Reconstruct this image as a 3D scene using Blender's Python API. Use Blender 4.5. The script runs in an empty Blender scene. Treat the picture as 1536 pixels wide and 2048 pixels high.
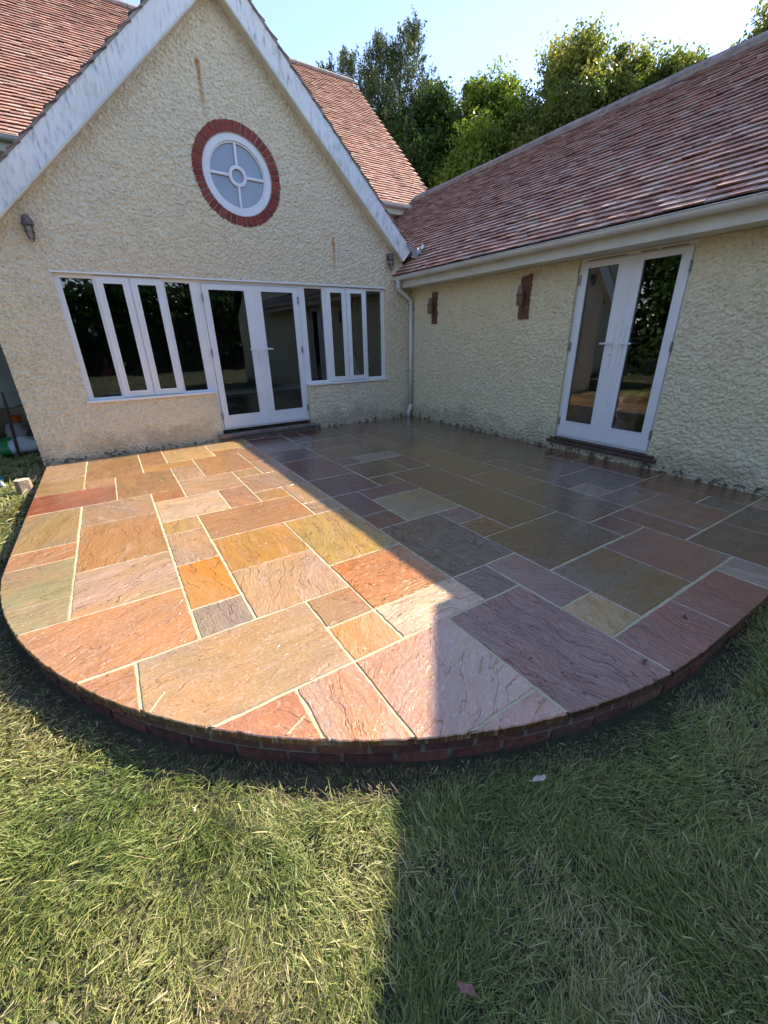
import bpy, bmesh, math, random
import numpy as np
from mathutils import Vector, Matrix
from mathutils.geometry import tessellate_polygon
rnd = random.Random(7)
sc = bpy.context.scene
col = sc.collection
# ------------------------------------------------------------------ camera, sky, sun, exposure
CAM = Vector((-5.0046, -6.8073, 1.4499))
def cam_axes(yaw, pitch, roll):
    cy, sy, cp, sp = math.cos(yaw), math.sin(yaw), math.cos(pitch), math.sin(pitch)
    f = Vector((sy*cp, cy*cp, sp)); r = Vector((cy, -sy, 0)); u = r.cross(f)
    return math.cos(roll)*r + math.sin(roll)*u, -math.sin(roll)*r + math.cos(roll)*u, f
r_, u_, f_ = cam_axes(math.radians(32.3248), math.radians(-23.0738), math.radians(-1.1852))
cd = bpy.data.cameras.new('camera'); cam = bpy.data.objects.new('camera', cd); col.objects.link(cam)
cam.matrix_world = Matrix(((r_.x, u_.x, -f_.x, CAM.x), (r_.y, u_.y, -f_.y, CAM.y), (r_.z, u_.z, -f_.z, CAM.z), (0, 0, 0, 1)))
cd.sensor_fit = 'VERTICAL'; cd.sensor_height = 36.0; cd.lens = 36.0*814.09/2048
cd.clip_start = 0.05; cd.clip_end = 1000
sc.camera = cam
SUN_EL, SUN_AZ = math.radians(38.3), math.radians(90.4)      # azimuth clockwise from +Y
w = bpy.data.worlds.new("World"); sc.world = w; w.use_nodes = True
sk = w.node_tree.nodes.new('ShaderNodeTexSky'); sk.sky_type = 'NISHITA'; sk.sun_disc = False
sk.sun_elevation = SUN_EL; sk.sun_rotation = SUN_AZ; sk.air_density = 1.0; sk.dust_density = 0.05; sk.ozone_density = 2.0
tn = w.node_tree.nodes.new('ShaderNodeMix'); tn.data_type = 'RGBA'; tn.blend_type = 'MULTIPLY'; tn.inputs[0].default_value = 1.0
tn.inputs[7].default_value = (1.10, .97, .97, 1)          # a slightly hazy, warmer summer sky
w.node_tree.links.new(sk.outputs[0], tn.inputs[6]); w.node_tree.links.new(tn.outputs[2], w.node_tree.nodes['Background'].inputs[0])
w.node_tree.nodes['Background'].inputs[1].default_value = 0.14
sd = bpy.data.lights.new('sun', 'SUN'); sd.energy = 3.9; sd.angle = math.radians(0.55); sd.color = (1, .91, .77)
so = bpy.data.objects.new('sun', sd); col.objects.link(so)
sv = Vector((math.sin(SUN_AZ)*math.cos(SUN_EL), math.cos(SUN_AZ)*math.cos(SUN_EL), math.sin(SUN_EL)))
so.rotation_euler = sv.to_track_quat('Z', 'Y').to_euler(); so.location = (20, 0, 20)
sc.view_settings.view_transform = 'Standard'; sc.view_settings.look = 'None'; sc.view_settings.gamma = 1
sc.view_settings.exposure = 1.58
sc.cycles.max_bounces = 8; sc.cycles.transparent_max_bounces = 16

# ------------------------------------------------------------------ helpers
def tag(o, label=None, cat=None, group=None, kind=None):
    if label: o['label'] = label
    if cat: o['category'] = cat
    if group: o['group'] = group
    if kind: o['kind'] = kind
    return o
def empty(name, loc=(0, 0, 0), **k):
    o = bpy.data.objects.new(name, None); o.location = loc; o.empty_display_size = .1; col.objects.link(o); return tag(o, **k)
class MB:
    def __init__(s): s.v = []; s.f = []; s.c = []
    def add(s, vs, fs, c=None):
        n = len(s.v); s.v += [tuple(p) for p in vs]; s.f += [tuple(i+n for i in q) for q in fs]; s.c += [c]*len(fs)
    def box(s, x0, x1, y0, y1, z0, z1, T=None, c=None):
        vs = [(x, y, z) for x in (x0, x1) for y in (y0, y1) for z in (z0, z1)]
        if T: vs = [T(*p) for p in vs]
        s.add(vs, [(0, 1, 3, 2), (4, 6, 7, 5), (0, 4, 5, 1), (2, 3, 7, 6), (0, 2, 6, 4), (1, 5, 7, 3)], c)
    def obox(s, o, a, b, d, c=None):          # origin and three edge vectors
        o, a, b, d = map(Vector, (o, a, b, d))
        vs = [o+a*i+b*j+d*k for i in (0, 1) for j in (0, 1) for k in (0, 1)]
        s.add(vs, [(0, 1, 3, 2), (4, 6, 7, 5), (0, 4, 5, 1), (2, 3, 7, 6), (0, 2, 6, 4), (1, 5, 7, 3)], c)
    def plate(s, outer, holes, d0, d1, T, c=None):   # flat plate with holes; points (u,z), depths d
        polys = [outer]+holes
        tris = tessellate_polygon([[Vector((p[0], p[1], 0)) for p in q] for q in polys])
        fl = [p for q in polys for p in q]; n = len(fl)
        vs = [T(p[0], d0, p[1]) for p in fl]+[T(p[0], d1, p[1]) for p in fl]
        fs = [tuple(t) for t in tris]+[tuple(i+n for i in t) for t in tris]
        k = 0
        for q in polys:
            m = len(q)
            for i in range(m): a, b = k+i, k+(i+1) % m; fs.append((a, b, b+n, a+n))
            k += m
        s.add(vs, fs, c)
    def tube(s, pts, r, n=8, cap=True, c=None):
        pts = [Vector(p) for p in pts]; rs = r if isinstance(r, (list, tuple)) else [r]*len(pts)
        rings = []; ref = None
        for i, p in enumerate(pts):
            t = (pts[min(i+1, len(pts)-1)]-pts[max(i-1, 0)]).normalized()
            if ref is None: ref = Vector((0, 0, 1)) if abs(t.z) < .9 else Vector((1, 0, 0))
            a = (ref-t*ref.dot(t)).normalized(); b = t.cross(a); ref = a
            rings.append([p+(a*math.cos(2*math.pi*j/n)+b*math.sin(2*math.pi*j/n))*rs[i] for j in range(n)])
        vs = [q for R in rings for q in R]
        fs = [(i*n+j, i*n+(j+1) % n, (i+1)*n+(j+1) % n, (i+1)*n+j) for i in range(len(pts)-1) for j in range(n)]
        if cap: fs += [tuple(range(n)), tuple(range((len(pts)-1)*n, len(pts)*n))]
        s.add(vs, fs, c)
    def lathe(s, prof, o=(0, 0, 0), ax=(0, 0, 1), n=20, c=None):   # prof (r, h)
        ax = Vector(ax).normalized(); a = ax.orthogonal().normalized(); b = ax.cross(a); o = Vector(o)
        vs = [o+ax*h+(a*math.cos(2*math.pi*j/n)+b*math.sin(2*math.pi*j/n))*r for r, h in prof for j in range(n)]
        fs = [(i*n+j, i*n+(j+1) % n, (i+1)*n+(j+1) % n, (i+1)*n+j) for i in range(len(prof)-1) for j in range(n)]
        s.add(vs, fs, c)
    def build(s, name, mat, parent=None, smooth=False, bevel=0, recalc=True, **k):
        me = bpy.data.meshes.new(name); me.from_pydata(s.v, [], s.f); me.update()
        if recalc:
            bm = bmesh.new(); bm.from_mesh(me)
            bmesh.ops.recalc_face_normals(bm, faces=bm.faces); bm.to_mesh(me); bm.free()
        if any(c is not None for c in s.c):
            at = me.attributes.new('tint', 'FLOAT_COLOR', 'FACE')
            at.data.foreach_set('color', np.array([(c or (1, 1, 1))+(1,) for c in s.c], np.float32).ravel())
        me.materials.append(mat)
        if smooth: me.polygons.foreach_set('use_smooth', [True]*len(me.polygons))
        o = bpy.data.objects.new(name, me); col.objects.link(o); o.parent = parent
        if bevel:
            b = o.modifiers.new('bevel', 'BEVEL'); b.width = bevel; b.segments = 2; b.limit_method = 'ANGLE'
        return tag(o, **k)
def rect(u0, u1, z0, z1): return [(u0, z0), (u1, z0), (u1, z1), (u0, z1)]
def circle(cu, cz, r, n=64): return [(cu+r*math.cos(2*math.pi*i/n), cz+r*math.sin(2*math.pi*i/n)) for i in range(n)]
TG = lambda u, d, z: (u, -d, z)          # gable wall frame: u = x, d outward
TW = lambda u, d, z: (-d, -u, z)         # wing wall frame: u = -y, d outward

# ------------------------------------------------------------------ materials
def mat(name, build, disp=False):
    m = bpy.data.materials.new(name); m.use_nodes = True; nt = m.node_tree
    b = nt.nodes['Principled BSDF']; build(NT(nt), b); return m
class NT:
    def __init__(s, nt): s.nt = nt
    def n(s, t, **k):
        x = s.nt.nodes.new(t)
        for a, v in k.items():
            if a.startswith('i_'):
                key = a[2:]; key = int(key) if key.isdigit() else key.replace('_', ' ')
                if isinstance(v, bpy.types.NodeSocket): s.nt.links.new(v, x.inputs[key])
                else: x.inputs[key].default_value = v
            else: setattr(x, a, v)
        return x
    def l(s, a, b): s.nt.links.new(a, b)
    def noise(s, vec, scale, detail=4, rough=.55, **k): return s.n('ShaderNodeTexNoise', i_Vector=vec, i_Scale=scale, i_Detail=detail, i_Roughness=rough, **k).outputs['Fac']
    def ramp(s, fac, stops, interp='LINEAR'):
        r = s.n('ShaderNodeValToRGB', i_0=fac); r.color_ramp.interpolation = interp
        e = r.color_ramp.elements
        while len(e) < len(stops): e.new(.5)
        for q, (p, c) in zip(e, stops): q.position = p; q.color = (c if len(c) == 4 else tuple(c)+(1,)) if isinstance(c, tuple) else (c, c, c, 1)
        return r.outputs[0]
    def mix(s, f, a, b, mode='MIX'):
        x = s.n('ShaderNodeMix', data_type='RGBA', blend_type=mode)
        for i, v in ((0, f), (6, a), (7, b)):
            if isinstance(v, bpy.types.NodeSocket): s.l(v, x.inputs[i])
            else: x.inputs[i].default_value = v if i == 0 else (tuple(v)+(1,) if len(v) == 3 else v)
        return x.outputs[2]
    def m(s, op, a, b=0., c=0., clamp=False):
        x = s.n('ShaderNodeMath', operation=op, use_clamp=clamp)
        for i, v in enumerate((a, b, c)):
            if isinstance(v, bpy.types.NodeSocket): s.l(v, x.inputs[i])
            else: x.inputs[i].default_value = v
        return x.outputs[0]
    def bump(s, h, strength, dist, normal=None):
        x = s.n('ShaderNodeBump', i_Height=h, i_Strength=strength, i_Distance=dist)
        if normal: s.l(normal, x.inputs['Normal'])
        return x.outputs[0]
    def obj(s): return s.n('ShaderNodeTexCoord').outputs['Object']
    def xyz(s, v):
        x = s.n('ShaderNodeSeparateXYZ', i_0=v); return x.outputs
    def map(s, v, scale=(1, 1, 1), rot=(0, 0, 0), loc=(0, 0, 0)):
        return s.n('ShaderNodeMapping', i_Vector=v, i_Scale=scale, i_Rotation=rot, i_Location=loc).outputs[0]
    def attr(s, name): return s.n('ShaderNodeAttribute', attribute_name=name)

def plain(name, c, rough=.5, var=.12, scale=20, bump=0, metal=0, spec=.5):
    def f(t, b):
        v = t.obj(); n = t.noise(v, scale, 5)
        lo = tuple(x*(1-var) for x in c); hi = tuple(min(1, x*(1+var)) for x in c)
        t.l(t.ramp(n, [(.3, lo), (.7, hi)]), b.inputs['Base Color'])
        b.inputs['Roughness'].default_value = rough; b.inputs['Metallic'].default_value = metal; b.inputs['Specular IOR Level'].default_value = spec
        if bump: t.l(t.bump(t.noise(v, scale*3, 6), .6, bump), b.inputs['Normal'])
    return mat(name, f)

def render_wall(name, base, streaks=(), dirt=.12):
    def f(t, b):
        v = t.obj(); o = t.xyz(v); X, Y, Z = o[0], o[1], o[2]
        big = t.noise(v, .9, 4); mid = t.noise(v, 6, 4)
        c = t.mix(t.ramp(big, [(.35, 0.), (.7, 1.)]), base, tuple(x*y for x, y in zip(base, (1.04, 1.02, .92))))
        c = t.mix(t.ramp(mid, [(.45, 0.), (.75, .35)]), c, tuple(x*y for x, y in zip(base, (.78, .76, .70))))
        # stipple of the pebbledash: lumps of sand and cement
        vw = t.n('ShaderNodeMixRGB', blend_type='ADD', i_0=.018, i_1=v, i_2=t.n('ShaderNodeTexNoise', i_Vector=v, i_Scale=25.).outputs['Color']).outputs[0]
        n1 = t.noise(t.map(vw, (1, 1, 1.25), (.3, .3, .2)), 36, 3, .6)
        vo = t.n('ShaderNodeTexVoronoi', feature='SMOOTH_F1', i_Vector=vw, i_Scale=44., i_Smoothness=.6).outputs['Distance']
        h = t.m('ADD', t.m('MULTIPLY', t.ramp(n1, [(.32, 0.), (.68, 1.)]), .75), t.m('MULTIPLY', t.m('SUBTRACT', 1., vo), .5))
        pit = t.ramp(n1, [(.28, .62), (.46, 1.)])  # aggregate tone plus relief shade: hollows darkened in the colour
        c = t.mix(1., c, pit, 'MULTIPLY')
        # damp black algae at the foot of the wall and odd specks
        foot = t.m('ADD', Z, t.m('MULTIPLY', t.m('SUBTRACT', t.noise(v, 11, 5, .75), .53), -.75))
        c = t.mix(t.ramp(foot, [(0, .9), (.03, 0.)]), c, (.035, .032, .028))
        foot2 = t.m('ADD', Z, t.m('MULTIPLY', t.m('SUBTRACT', t.noise(v, 2.2, 5, .7), .4), -1.1))
        c = t.mix(t.ramp(foot2, [(0, .4), (.22, 0.)]), c, (.22, .17, .12))
        sp = t.noise(v, 23, 2, .5)
        c = t.mix(t.ramp(sp, [(.76, 0.), (.79, .8)]), c, (.08, .07, .05))
        for ax, x0, zt, zb, wd in streaks:
            U = (X, Y)[ax]
            wob = t.m('MULTIPLY', t.m('SUBTRACT', t.noise(v, 7, 3), .5), .045)
            dx = t.m('ABSOLUTE', t.m('ADD', t.m('SUBTRACT', U, x0), wob))
            mx = t.m('SUBTRACT', 1., t.m('DIVIDE', dx, wd), clamp=True)
            tt = t.m('DIVIDE', t.m('SUBTRACT', Z, zb), zt-zb)
            mz = t.ramp(tt, [(0, 0.), (.35, .45), (.93, 1.), (1., 0.)])
            mk = t.m('MULTIPLY', t.m('MULTIPLY', mx, mz), t.m('MULTIPLY', t.ramp(t.noise(v, 30, 3), [(.3, .35), (.6, 1.)]), 1.6), clamp=True)
            c = t.mix(mk, c, (.50, .22, .06))
        t.l(c, b.inputs['Base Color']); b.inputs['Roughness'].default_value = .85; b.inputs['Specular IOR Level'].default_value = .25
        t.l(t.bump(h, .8, .014), b.inputs['Normal'])
    return mat(name, f)
M = {}
M['gable'] = render_wall('gable_render', (.83, .72, .53), ((0, -3.25, 4.64, 4.0, .036), (0, -1.55, 2.95, 2.4, .034)))
M['wing'] = render_wall('wing_render', (.82, .735, .51))
def f_white(t, b):
    v = t.obj(); n = t.noise(v, 4, 5)
    c = t.ramp(n, [(.3, (.76, .77, .76)), (.7, (.83, .83, .82))])
    t.l(c, b.inputs['Base Color']); b.inputs['Roughness'].default_value = .38
    t.l(t.bump(t.noise(t.map(v, (1, 1, .1)), 60, 3), .15, .002), b.inputs['Normal'])
M['white'] = mat('white_paint', f_white)
M['pvc'] = plain('gutter_plastic', (.66, .67, .63), .35, .08, 3)
M['fascia'] = plain('fascia_paint', (.62, .61, .52), .5, .1, 3, .001)
def f_barge(t, b):
    v = t.obj()
    st = t.noise(t.map(v, (9, 9, 2.2)), 3.2, 7, .68)
    big = t.noise(v, 1.3, 3)
    k = t.m('ADD', st, t.m('MULTIPLY', big, .35))
    g = t.ramp(k, [(.66, (.80, .80, .77)), (.78, (.60, .61, .59)), (.88, (.27, .28, .27)), (.97, (.14, .15, .14))])
    gr = t.noise(v, 2.7, 4)
    g = t.mix(t.ramp(gr, [(.5, 0.), (.75, .35)]), g, (.45, .52, .40))
    t.l(g, b.inputs['Base Color']); b.inputs['Roughness'].default_value = .6
    t.l(t.bump(st, .5, .006), b.inputs['Normal'])
M['barge'] = mat('weathered_white_board', f_barge)
def f_glass(t, b):
    out = t.nt.nodes['Material Output']
    tr = t.n('ShaderNodeBsdfTransparent', i_Color=(.72, .76, .76, 1)); gl = t.n('ShaderNodeBsdfGlossy', i_Roughness=.01, i_Color=(.95, .97, 1, 1))
    t.l(t.bump(t.noise(t.obj(), 1.6, 2), .12, .01), gl.inputs['Normal'])
    fr = t.n('ShaderNodeFresnel', i_IOR=1.55)
    k = t.m('MULTIPLY', fr.outputs[0], 1.7, clamp=True)
    mx = t.n('ShaderNodeMixShader', i_0=k, i_1=tr.outputs[0], i_2=gl.outputs[0]); t.l(mx.outputs[0], out.inputs[0])
M['glass'] = mat('window_glass', f_glass)
def f_frost(t, b):
    n = t.noise(t.obj(), 3, 3)
    t.l(t.ramp(n, [(.3, (.20, .26, .31)), (.7, (.27, .33, .38))]), b.inputs['Base Color']); b.inputs['Roughness'].default_value = .12
    b.inputs['Specular IOR Level'].default_value = .8
M['frost'] = mat('round_window_glass', f_frost)
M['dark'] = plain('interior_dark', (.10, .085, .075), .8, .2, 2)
M['inwall'] = plain('interior_plaster', (.55, .52, .48), .8, .05, 2)
M['curtain'] = plain('curtain_cloth', (.30, .28, .27), .9, .15, 5)
M['steel'] = plain('hinge_steel', (.33, .34, .35), .35, .2, 40, 0, .8)
M['bronze'] = plain('aged_bronze', (.16, .12, .11), .5, .35, 60, .001, .6)
M['wood'] = plain('dark_red_timber', (.16, .068, .042), .6, .45, 14, .004)
M['lead'] = plain('lead_flashing', (.26, .28, .29), .45, .3, 12, .004, .3)
M['ridge'] = plain('ridge_mortar_tile', (.27, .22, .19), .8, .35, 9, .004)
M['copper'] = plain('weathered_brass', (.20, .12, .085), .5, .35, 30, .001, .4)
def tinted(name, rough=.75, bump=.004, var=(.75, 1.15), sc_=22, lichen=0., spec=.4, lich_col=(.50, .46, .38)):
    def f(t, b):
        v = t.obj(); c = t.attr('tint').outputs['Color']
        n = t.noise(v, sc_, 6, .65); c = t.mix(1., c, t.ramp(n, [(.3, var[0]), (.7, var[1])]), 'MULTIPLY')
        if lichen:
            l = t.noise(v, 1.1, 6, .7); c = t.mix(t.ramp(l, [(.54, 0.), (.74, lichen)]), c, (.05, .042, .035))
            l2 = t.noise(v, 8, 6, .75); c = t.mix(t.ramp(l2, [(.52, 0.), (.72, .45)]), c, lich_col)
        t.l(c, b.inputs['Base Color']); b.inputs['Roughness'].default_value = rough; b.inputs['Specular IOR Level'].default_value = spec
        t.l(t.bump(n, .6, bump), b.inputs['Normal'])
    return mat(name, f)
M['tile'] = tinted('clay_roof_tile', .6, .004, lichen=.15, spec=.3, lich_col=(.64, .54, .47))
M['tile_old'] = tinted('old_clay_roof_tile', .8, .005, lichen=.85, lich_col=(.40, .27, .17))
M['brick'] = tinted('brick', .85, .008, (.55, 1.2), 30)
M['mortar'] = plain('wall_mortar', (.22, .19, .14), .95, .3, 30, .005)
# wet riven sandstone
def f_stone(t, b):
    a = t.attr('pA').outputs['Color']; q = t.attr('pB'); ps = t.n('ShaderNodeSeparateColor', i_0=q.outputs['Color']).outputs
    grain, rgh, riv = ps[0], ps[1], ps[2]
    uv = t.n('ShaderNodeUVMap', uv_map='slab').outputs[0]
    wp = t.n('ShaderNodeMixRGB', blend_type='ADD', i_0=.16, i_1=uv, i_2=t.n('ShaderNodeTexNoise', i_Vector=uv, i_Scale=3.2, i_Detail=4.).outputs['Color']).outputs[0]
    layer = t.noise(t.map(wp, (1.0, 3.4, 1)), 1.6, 5, .55)
    vein = t.noise(t.map(wp, (1.2, 7, 1)), 2.4, 7, .62)
    blot = t.noise(uv, 2.2, 5, .6)
    c = t.mix(t.ramp(vein, [(.36, 0.), (.66, .8)]), a, t.mix(1., a, (.66, .60, .56), 'MULTIPLY'))
    c = t.mix(t.ramp(blot, [(.42, 0.), (.70, .75)]), c, t.mix(1., a, (1.25, .98, .72), 'MULTIPLY'))
    c = t.mix(t.ramp(t.noise(uv, .9, 3), [(.50, 0.), (.68, .45)]), c, t.mix(1., a, (.85, .80, .92), 'MULTIPLY'))
    c2 = t.attr('pC').outputs['Color']; am = t.attr('pC').outputs['Alpha']
    band = t.noise(t.map(wp, (.7, 2.6, 1)), 1.3, 4, .5)
    c = t.mix(t.m('MULTIPLY', t.ramp(band, [(.47, 0.), (.62, .85)]), am), c, c2)
    c = t.mix(t.ramp(t.noise(t.map(wp, (.8, 4, 1)), 3.1, 6, .7), [(.55, 0.), (.64, .55), (.70, 0.)]), c, t.mix(1., c2, (1.35, 1.3, 1.2), 'MULTIPLY'))
    fine = t.noise(uv, 75, 5, .75); sp = t.noise(uv, 150, 3, .6)
    c = t.mix(1., c, t.ramp(fine, [(.3, .80), (.7, 1.22)]), 'MULTIPLY')
    c = t.mix(t.m('MULTIPLY', t.ramp(t.noise(wp, 42, 6, .8), [(.54, 0.), (.64, .6)]), grain), c, (.58, .44, .34))
    # cleft steps: terraces of the layer noise, so that step edges run as wandering lines
    L = t.m('MULTIPLY', layer, 6.5); fl = t.m('FLOOR', L); fr = t.m('FRACT', L)
    step = t.m('ADD', fl, t.ramp(fr, [(.0, 0.), (.07, 1.)]))
    edge = t.m('MULTIPLY', t.ramp(fr, [(.0, 1.), (.06, 0.)]), riv)
    c = t.mix(t.m('MULTIPLY', edge, .42), c, t.mix(1., a, (.42, .36, .33), 'MULTIPLY'))
    t.l(c, b.inputs['Base Color'])
    wet = t.noise(uv, 5, 5, .6)
    t.l(t.m('ADD', rgh, t.ramp(wet, [(.35, -.04), (.7, .14)])), b.inputs['Roughness'])
    b.inputs['Specular IOR Level'].default_value = .55
    rip = t.noise(t.map(wp, (7, 26, 1)), 2.2, 5, .6)
    n1 = t.bump(t.m('MULTIPLY', step, t.m('ADD', riv, .1)), 1., .0055)
    n1 = t.bump(t.m('MULTIPLY', rip, riv), .8, .012, n1)
    n1 = t.bump(t.m('MULTIPLY', t.noise(uv, 9, 4), t.m('ADD', riv, .05)), .5, .010, n1)
    b.inputs['Coat Weight'].default_value = .9; b.inputs['Coat Roughness'].default_value = .06; b.inputs['Coat IOR'].default_value = 1.9; t.l(n1, b.inputs['Coat Normal'])
    n1 = t.bump(t.m('MULTIPLY', t.noise(uv, 55, 4, .7), t.m('ADD', grain, .12)), .7, .005, n1)
    t.l(n1, b.inputs['Normal'])
M['stone'] = mat('riven_sandstone', f_stone)
def f_joint(t, b):
    v = t.obj(); n = t.noise(v, 90, 4)
    t.l(t.ramp(n, [(.3, (.43, .365, .22)), (.7, (.56, .48, .31))]), b.inputs['Base Color']); b.inputs['Roughness'].default_value = .8
    t.l(t.mix(t.ramp(t.noise(v, 3, 6, .7), [(.48, 0.), (.66, .55)]), t.ramp(n, [(.3, (.43, .365, .22)), (.7, (.56, .48, .31))]), (.30, .22, .13)), b.inputs['Base Color'])
    t.l(t.bump(n, .6, .003), b.inputs['Normal'])
M['joint'] = mat('joint_mortar', f_joint)
def f_soil(t, b):
    v = t.obj(); n = t.noise(v, 14, 7, .7); n2 = t.noise(v, .35, 4)
    c = t.ramp(n, [(.3, (.035, .026, .018)), (.55, (.095, .070, .045)), (.75, (.19, .15, .09))])
    c = t.mix(t.ramp(n2, [(.4, .2), (.6, .7)]), c, (.04, .055, .018))
    t.l(c, b.inputs['Base Color']); b.inputs['Roughness'].default_value = .95
    t.l(t.bump(n, 1., .03), b.inputs['Normal'])
M['soil'] = mat('soil', f_soil)
def f_leafy(name, rough=.5, trans=.35, spec=.3):
    def f(t, b):
        c = t.attr('tint').outputs['Color']; t.l(c, b.inputs['Base Color']); b.inputs['Roughness'].default_value = rough
        b.inputs['Specular IOR Level'].default_value = spec
        out = t.nt.nodes['Material Output']
        tl = t.n('ShaderNodeBsdfTranslucent', i_Color=t.mix(1., c, (1.5, 1.45, .6), 'MULTIPLY'))
        mx = t.n('ShaderNodeMixShader', i_0=trans, i_1=b.outputs[0], i_2=tl.outputs[0]); t.l(mx.outputs[0], out.inputs[0])
    return mat(name, f)
M['grass'] = f_leafy('grass_blade', .5, .18, .35)
M['leaf'] = f_leafy('tree_leaf', .45, .45)
M['needle'] = f_leafy('conifer_spray', .6, .15)
M['bark'] = plain('bark', (.10, .08, .06), .9, .4, 12, .02)

# ------------------------------------------------------------------ patio
U = .3
SLABS = {  # i0,i1,j0,j1 in 300 mm modules from the house corner, colour key, [grain, rough, riven]
1:(18,20,0,3,'M'),2:(18,20,3,5,'T'),3:(17,20,5,7,'R'),4:(16,18,1,4,'B'),5:(16,18,0,1,'T'),6:(17,18,4,5,'K'),7:(15,17,4,7,'B'),
71:(16,17,4,4.001,'B'),8:(15,16,0,2,'B'),9:(15,16,2,3,'B'),10:(14,16,3,4,'Y'),11:(13,15,.6,3,'W'),110:(13,15,0,.6,'B'),12:(11,13,0,2,'W'),13:(11,13,2,3,'B'),
14:(12,14,3,6,'B'),15:(14,15,4,6,'M'),16:(13,15,6,8,'M'),17:(12,13,6,7,'T'),18:(15,16,7,8,'RO'),19:(14,16,8,10,'P'),20:(13,14,8,10,'BM'),
21:(16,18,7,9,'M'),22:(16,18,9,12,'B'),23:(16,18,12,14,'M'),24:(15,16,10,11,'Y'),25:(15,16,11,13,'M'),26:(15,16,13,15,'O'),27:(15,16,15,16,'S'),
28:(18,20,7,10,'T'),29:(18,20,10,11,'K'),30:(18,20,11,13,'G'),31:(18,20,13,14,'G'),32:(16,20,14,16,'K1'),33:(17,20,16,18,'K'),
34:(14,17,16,18,'T1'),35:(15,18,18,21,'K2'),36:(14,15,18,21,'K1'),37:(12,14,18,20,'K1'),38:(12,14,20,21,'K2'),39:(13,14,16,17,'KB'),40:(13,14,17,18,'O1'),
41:(11,13,17,18,'P'),42:(13,15,14,16,'M'),43:(13,15,12,14,'Y1'),44:(12,15,10,12,'KB'),45:(11,13,12,15,'TY'),46:(11,13,15,17,'O2'),
47:(12,13,9,10,'Y'),170:(13,14,10,10.001,'B'),48:(11,12,9,11,'M'),49:(11,12,11,12,'M'),50:(11,13,7,9,'M'),51:(11,12,5,7,'M'),52:(11,12,3,5,'K'),
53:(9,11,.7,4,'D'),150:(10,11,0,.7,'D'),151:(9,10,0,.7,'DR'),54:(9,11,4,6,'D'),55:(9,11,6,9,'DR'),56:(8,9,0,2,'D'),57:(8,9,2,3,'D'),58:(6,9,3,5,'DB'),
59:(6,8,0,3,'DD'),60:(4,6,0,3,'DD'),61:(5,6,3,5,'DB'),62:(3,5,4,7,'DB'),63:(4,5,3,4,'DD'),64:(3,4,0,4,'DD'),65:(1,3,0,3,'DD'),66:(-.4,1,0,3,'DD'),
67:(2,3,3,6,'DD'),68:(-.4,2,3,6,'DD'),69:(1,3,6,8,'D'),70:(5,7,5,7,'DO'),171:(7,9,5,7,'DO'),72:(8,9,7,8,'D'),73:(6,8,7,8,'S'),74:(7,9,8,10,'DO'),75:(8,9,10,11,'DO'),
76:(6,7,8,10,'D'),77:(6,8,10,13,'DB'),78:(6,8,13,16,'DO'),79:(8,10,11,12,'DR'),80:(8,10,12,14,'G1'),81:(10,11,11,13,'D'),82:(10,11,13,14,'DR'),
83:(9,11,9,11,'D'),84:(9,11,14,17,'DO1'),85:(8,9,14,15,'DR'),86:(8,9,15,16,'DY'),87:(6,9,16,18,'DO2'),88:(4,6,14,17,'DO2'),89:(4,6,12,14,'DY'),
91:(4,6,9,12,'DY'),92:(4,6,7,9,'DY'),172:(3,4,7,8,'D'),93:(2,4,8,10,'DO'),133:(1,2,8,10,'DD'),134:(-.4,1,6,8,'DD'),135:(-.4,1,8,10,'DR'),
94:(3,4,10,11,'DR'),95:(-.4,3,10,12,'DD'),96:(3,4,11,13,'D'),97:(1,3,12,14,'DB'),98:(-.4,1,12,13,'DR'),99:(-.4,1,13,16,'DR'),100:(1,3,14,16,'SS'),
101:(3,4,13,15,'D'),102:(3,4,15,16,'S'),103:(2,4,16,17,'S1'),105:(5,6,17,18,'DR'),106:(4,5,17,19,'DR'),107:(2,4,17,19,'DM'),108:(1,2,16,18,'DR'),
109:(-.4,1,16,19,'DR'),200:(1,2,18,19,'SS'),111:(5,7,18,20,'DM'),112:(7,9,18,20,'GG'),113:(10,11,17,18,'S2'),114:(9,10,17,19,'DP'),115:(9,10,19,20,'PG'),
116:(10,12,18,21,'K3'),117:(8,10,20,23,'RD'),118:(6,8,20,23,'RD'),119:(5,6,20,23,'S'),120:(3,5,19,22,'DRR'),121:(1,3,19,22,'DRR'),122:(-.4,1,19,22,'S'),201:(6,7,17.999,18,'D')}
PC = [(.40, .27, .13), (.44, .25, .10), (.40, .28, .19), (.38, .27, .16), (.36, .19, .10)]
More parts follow.
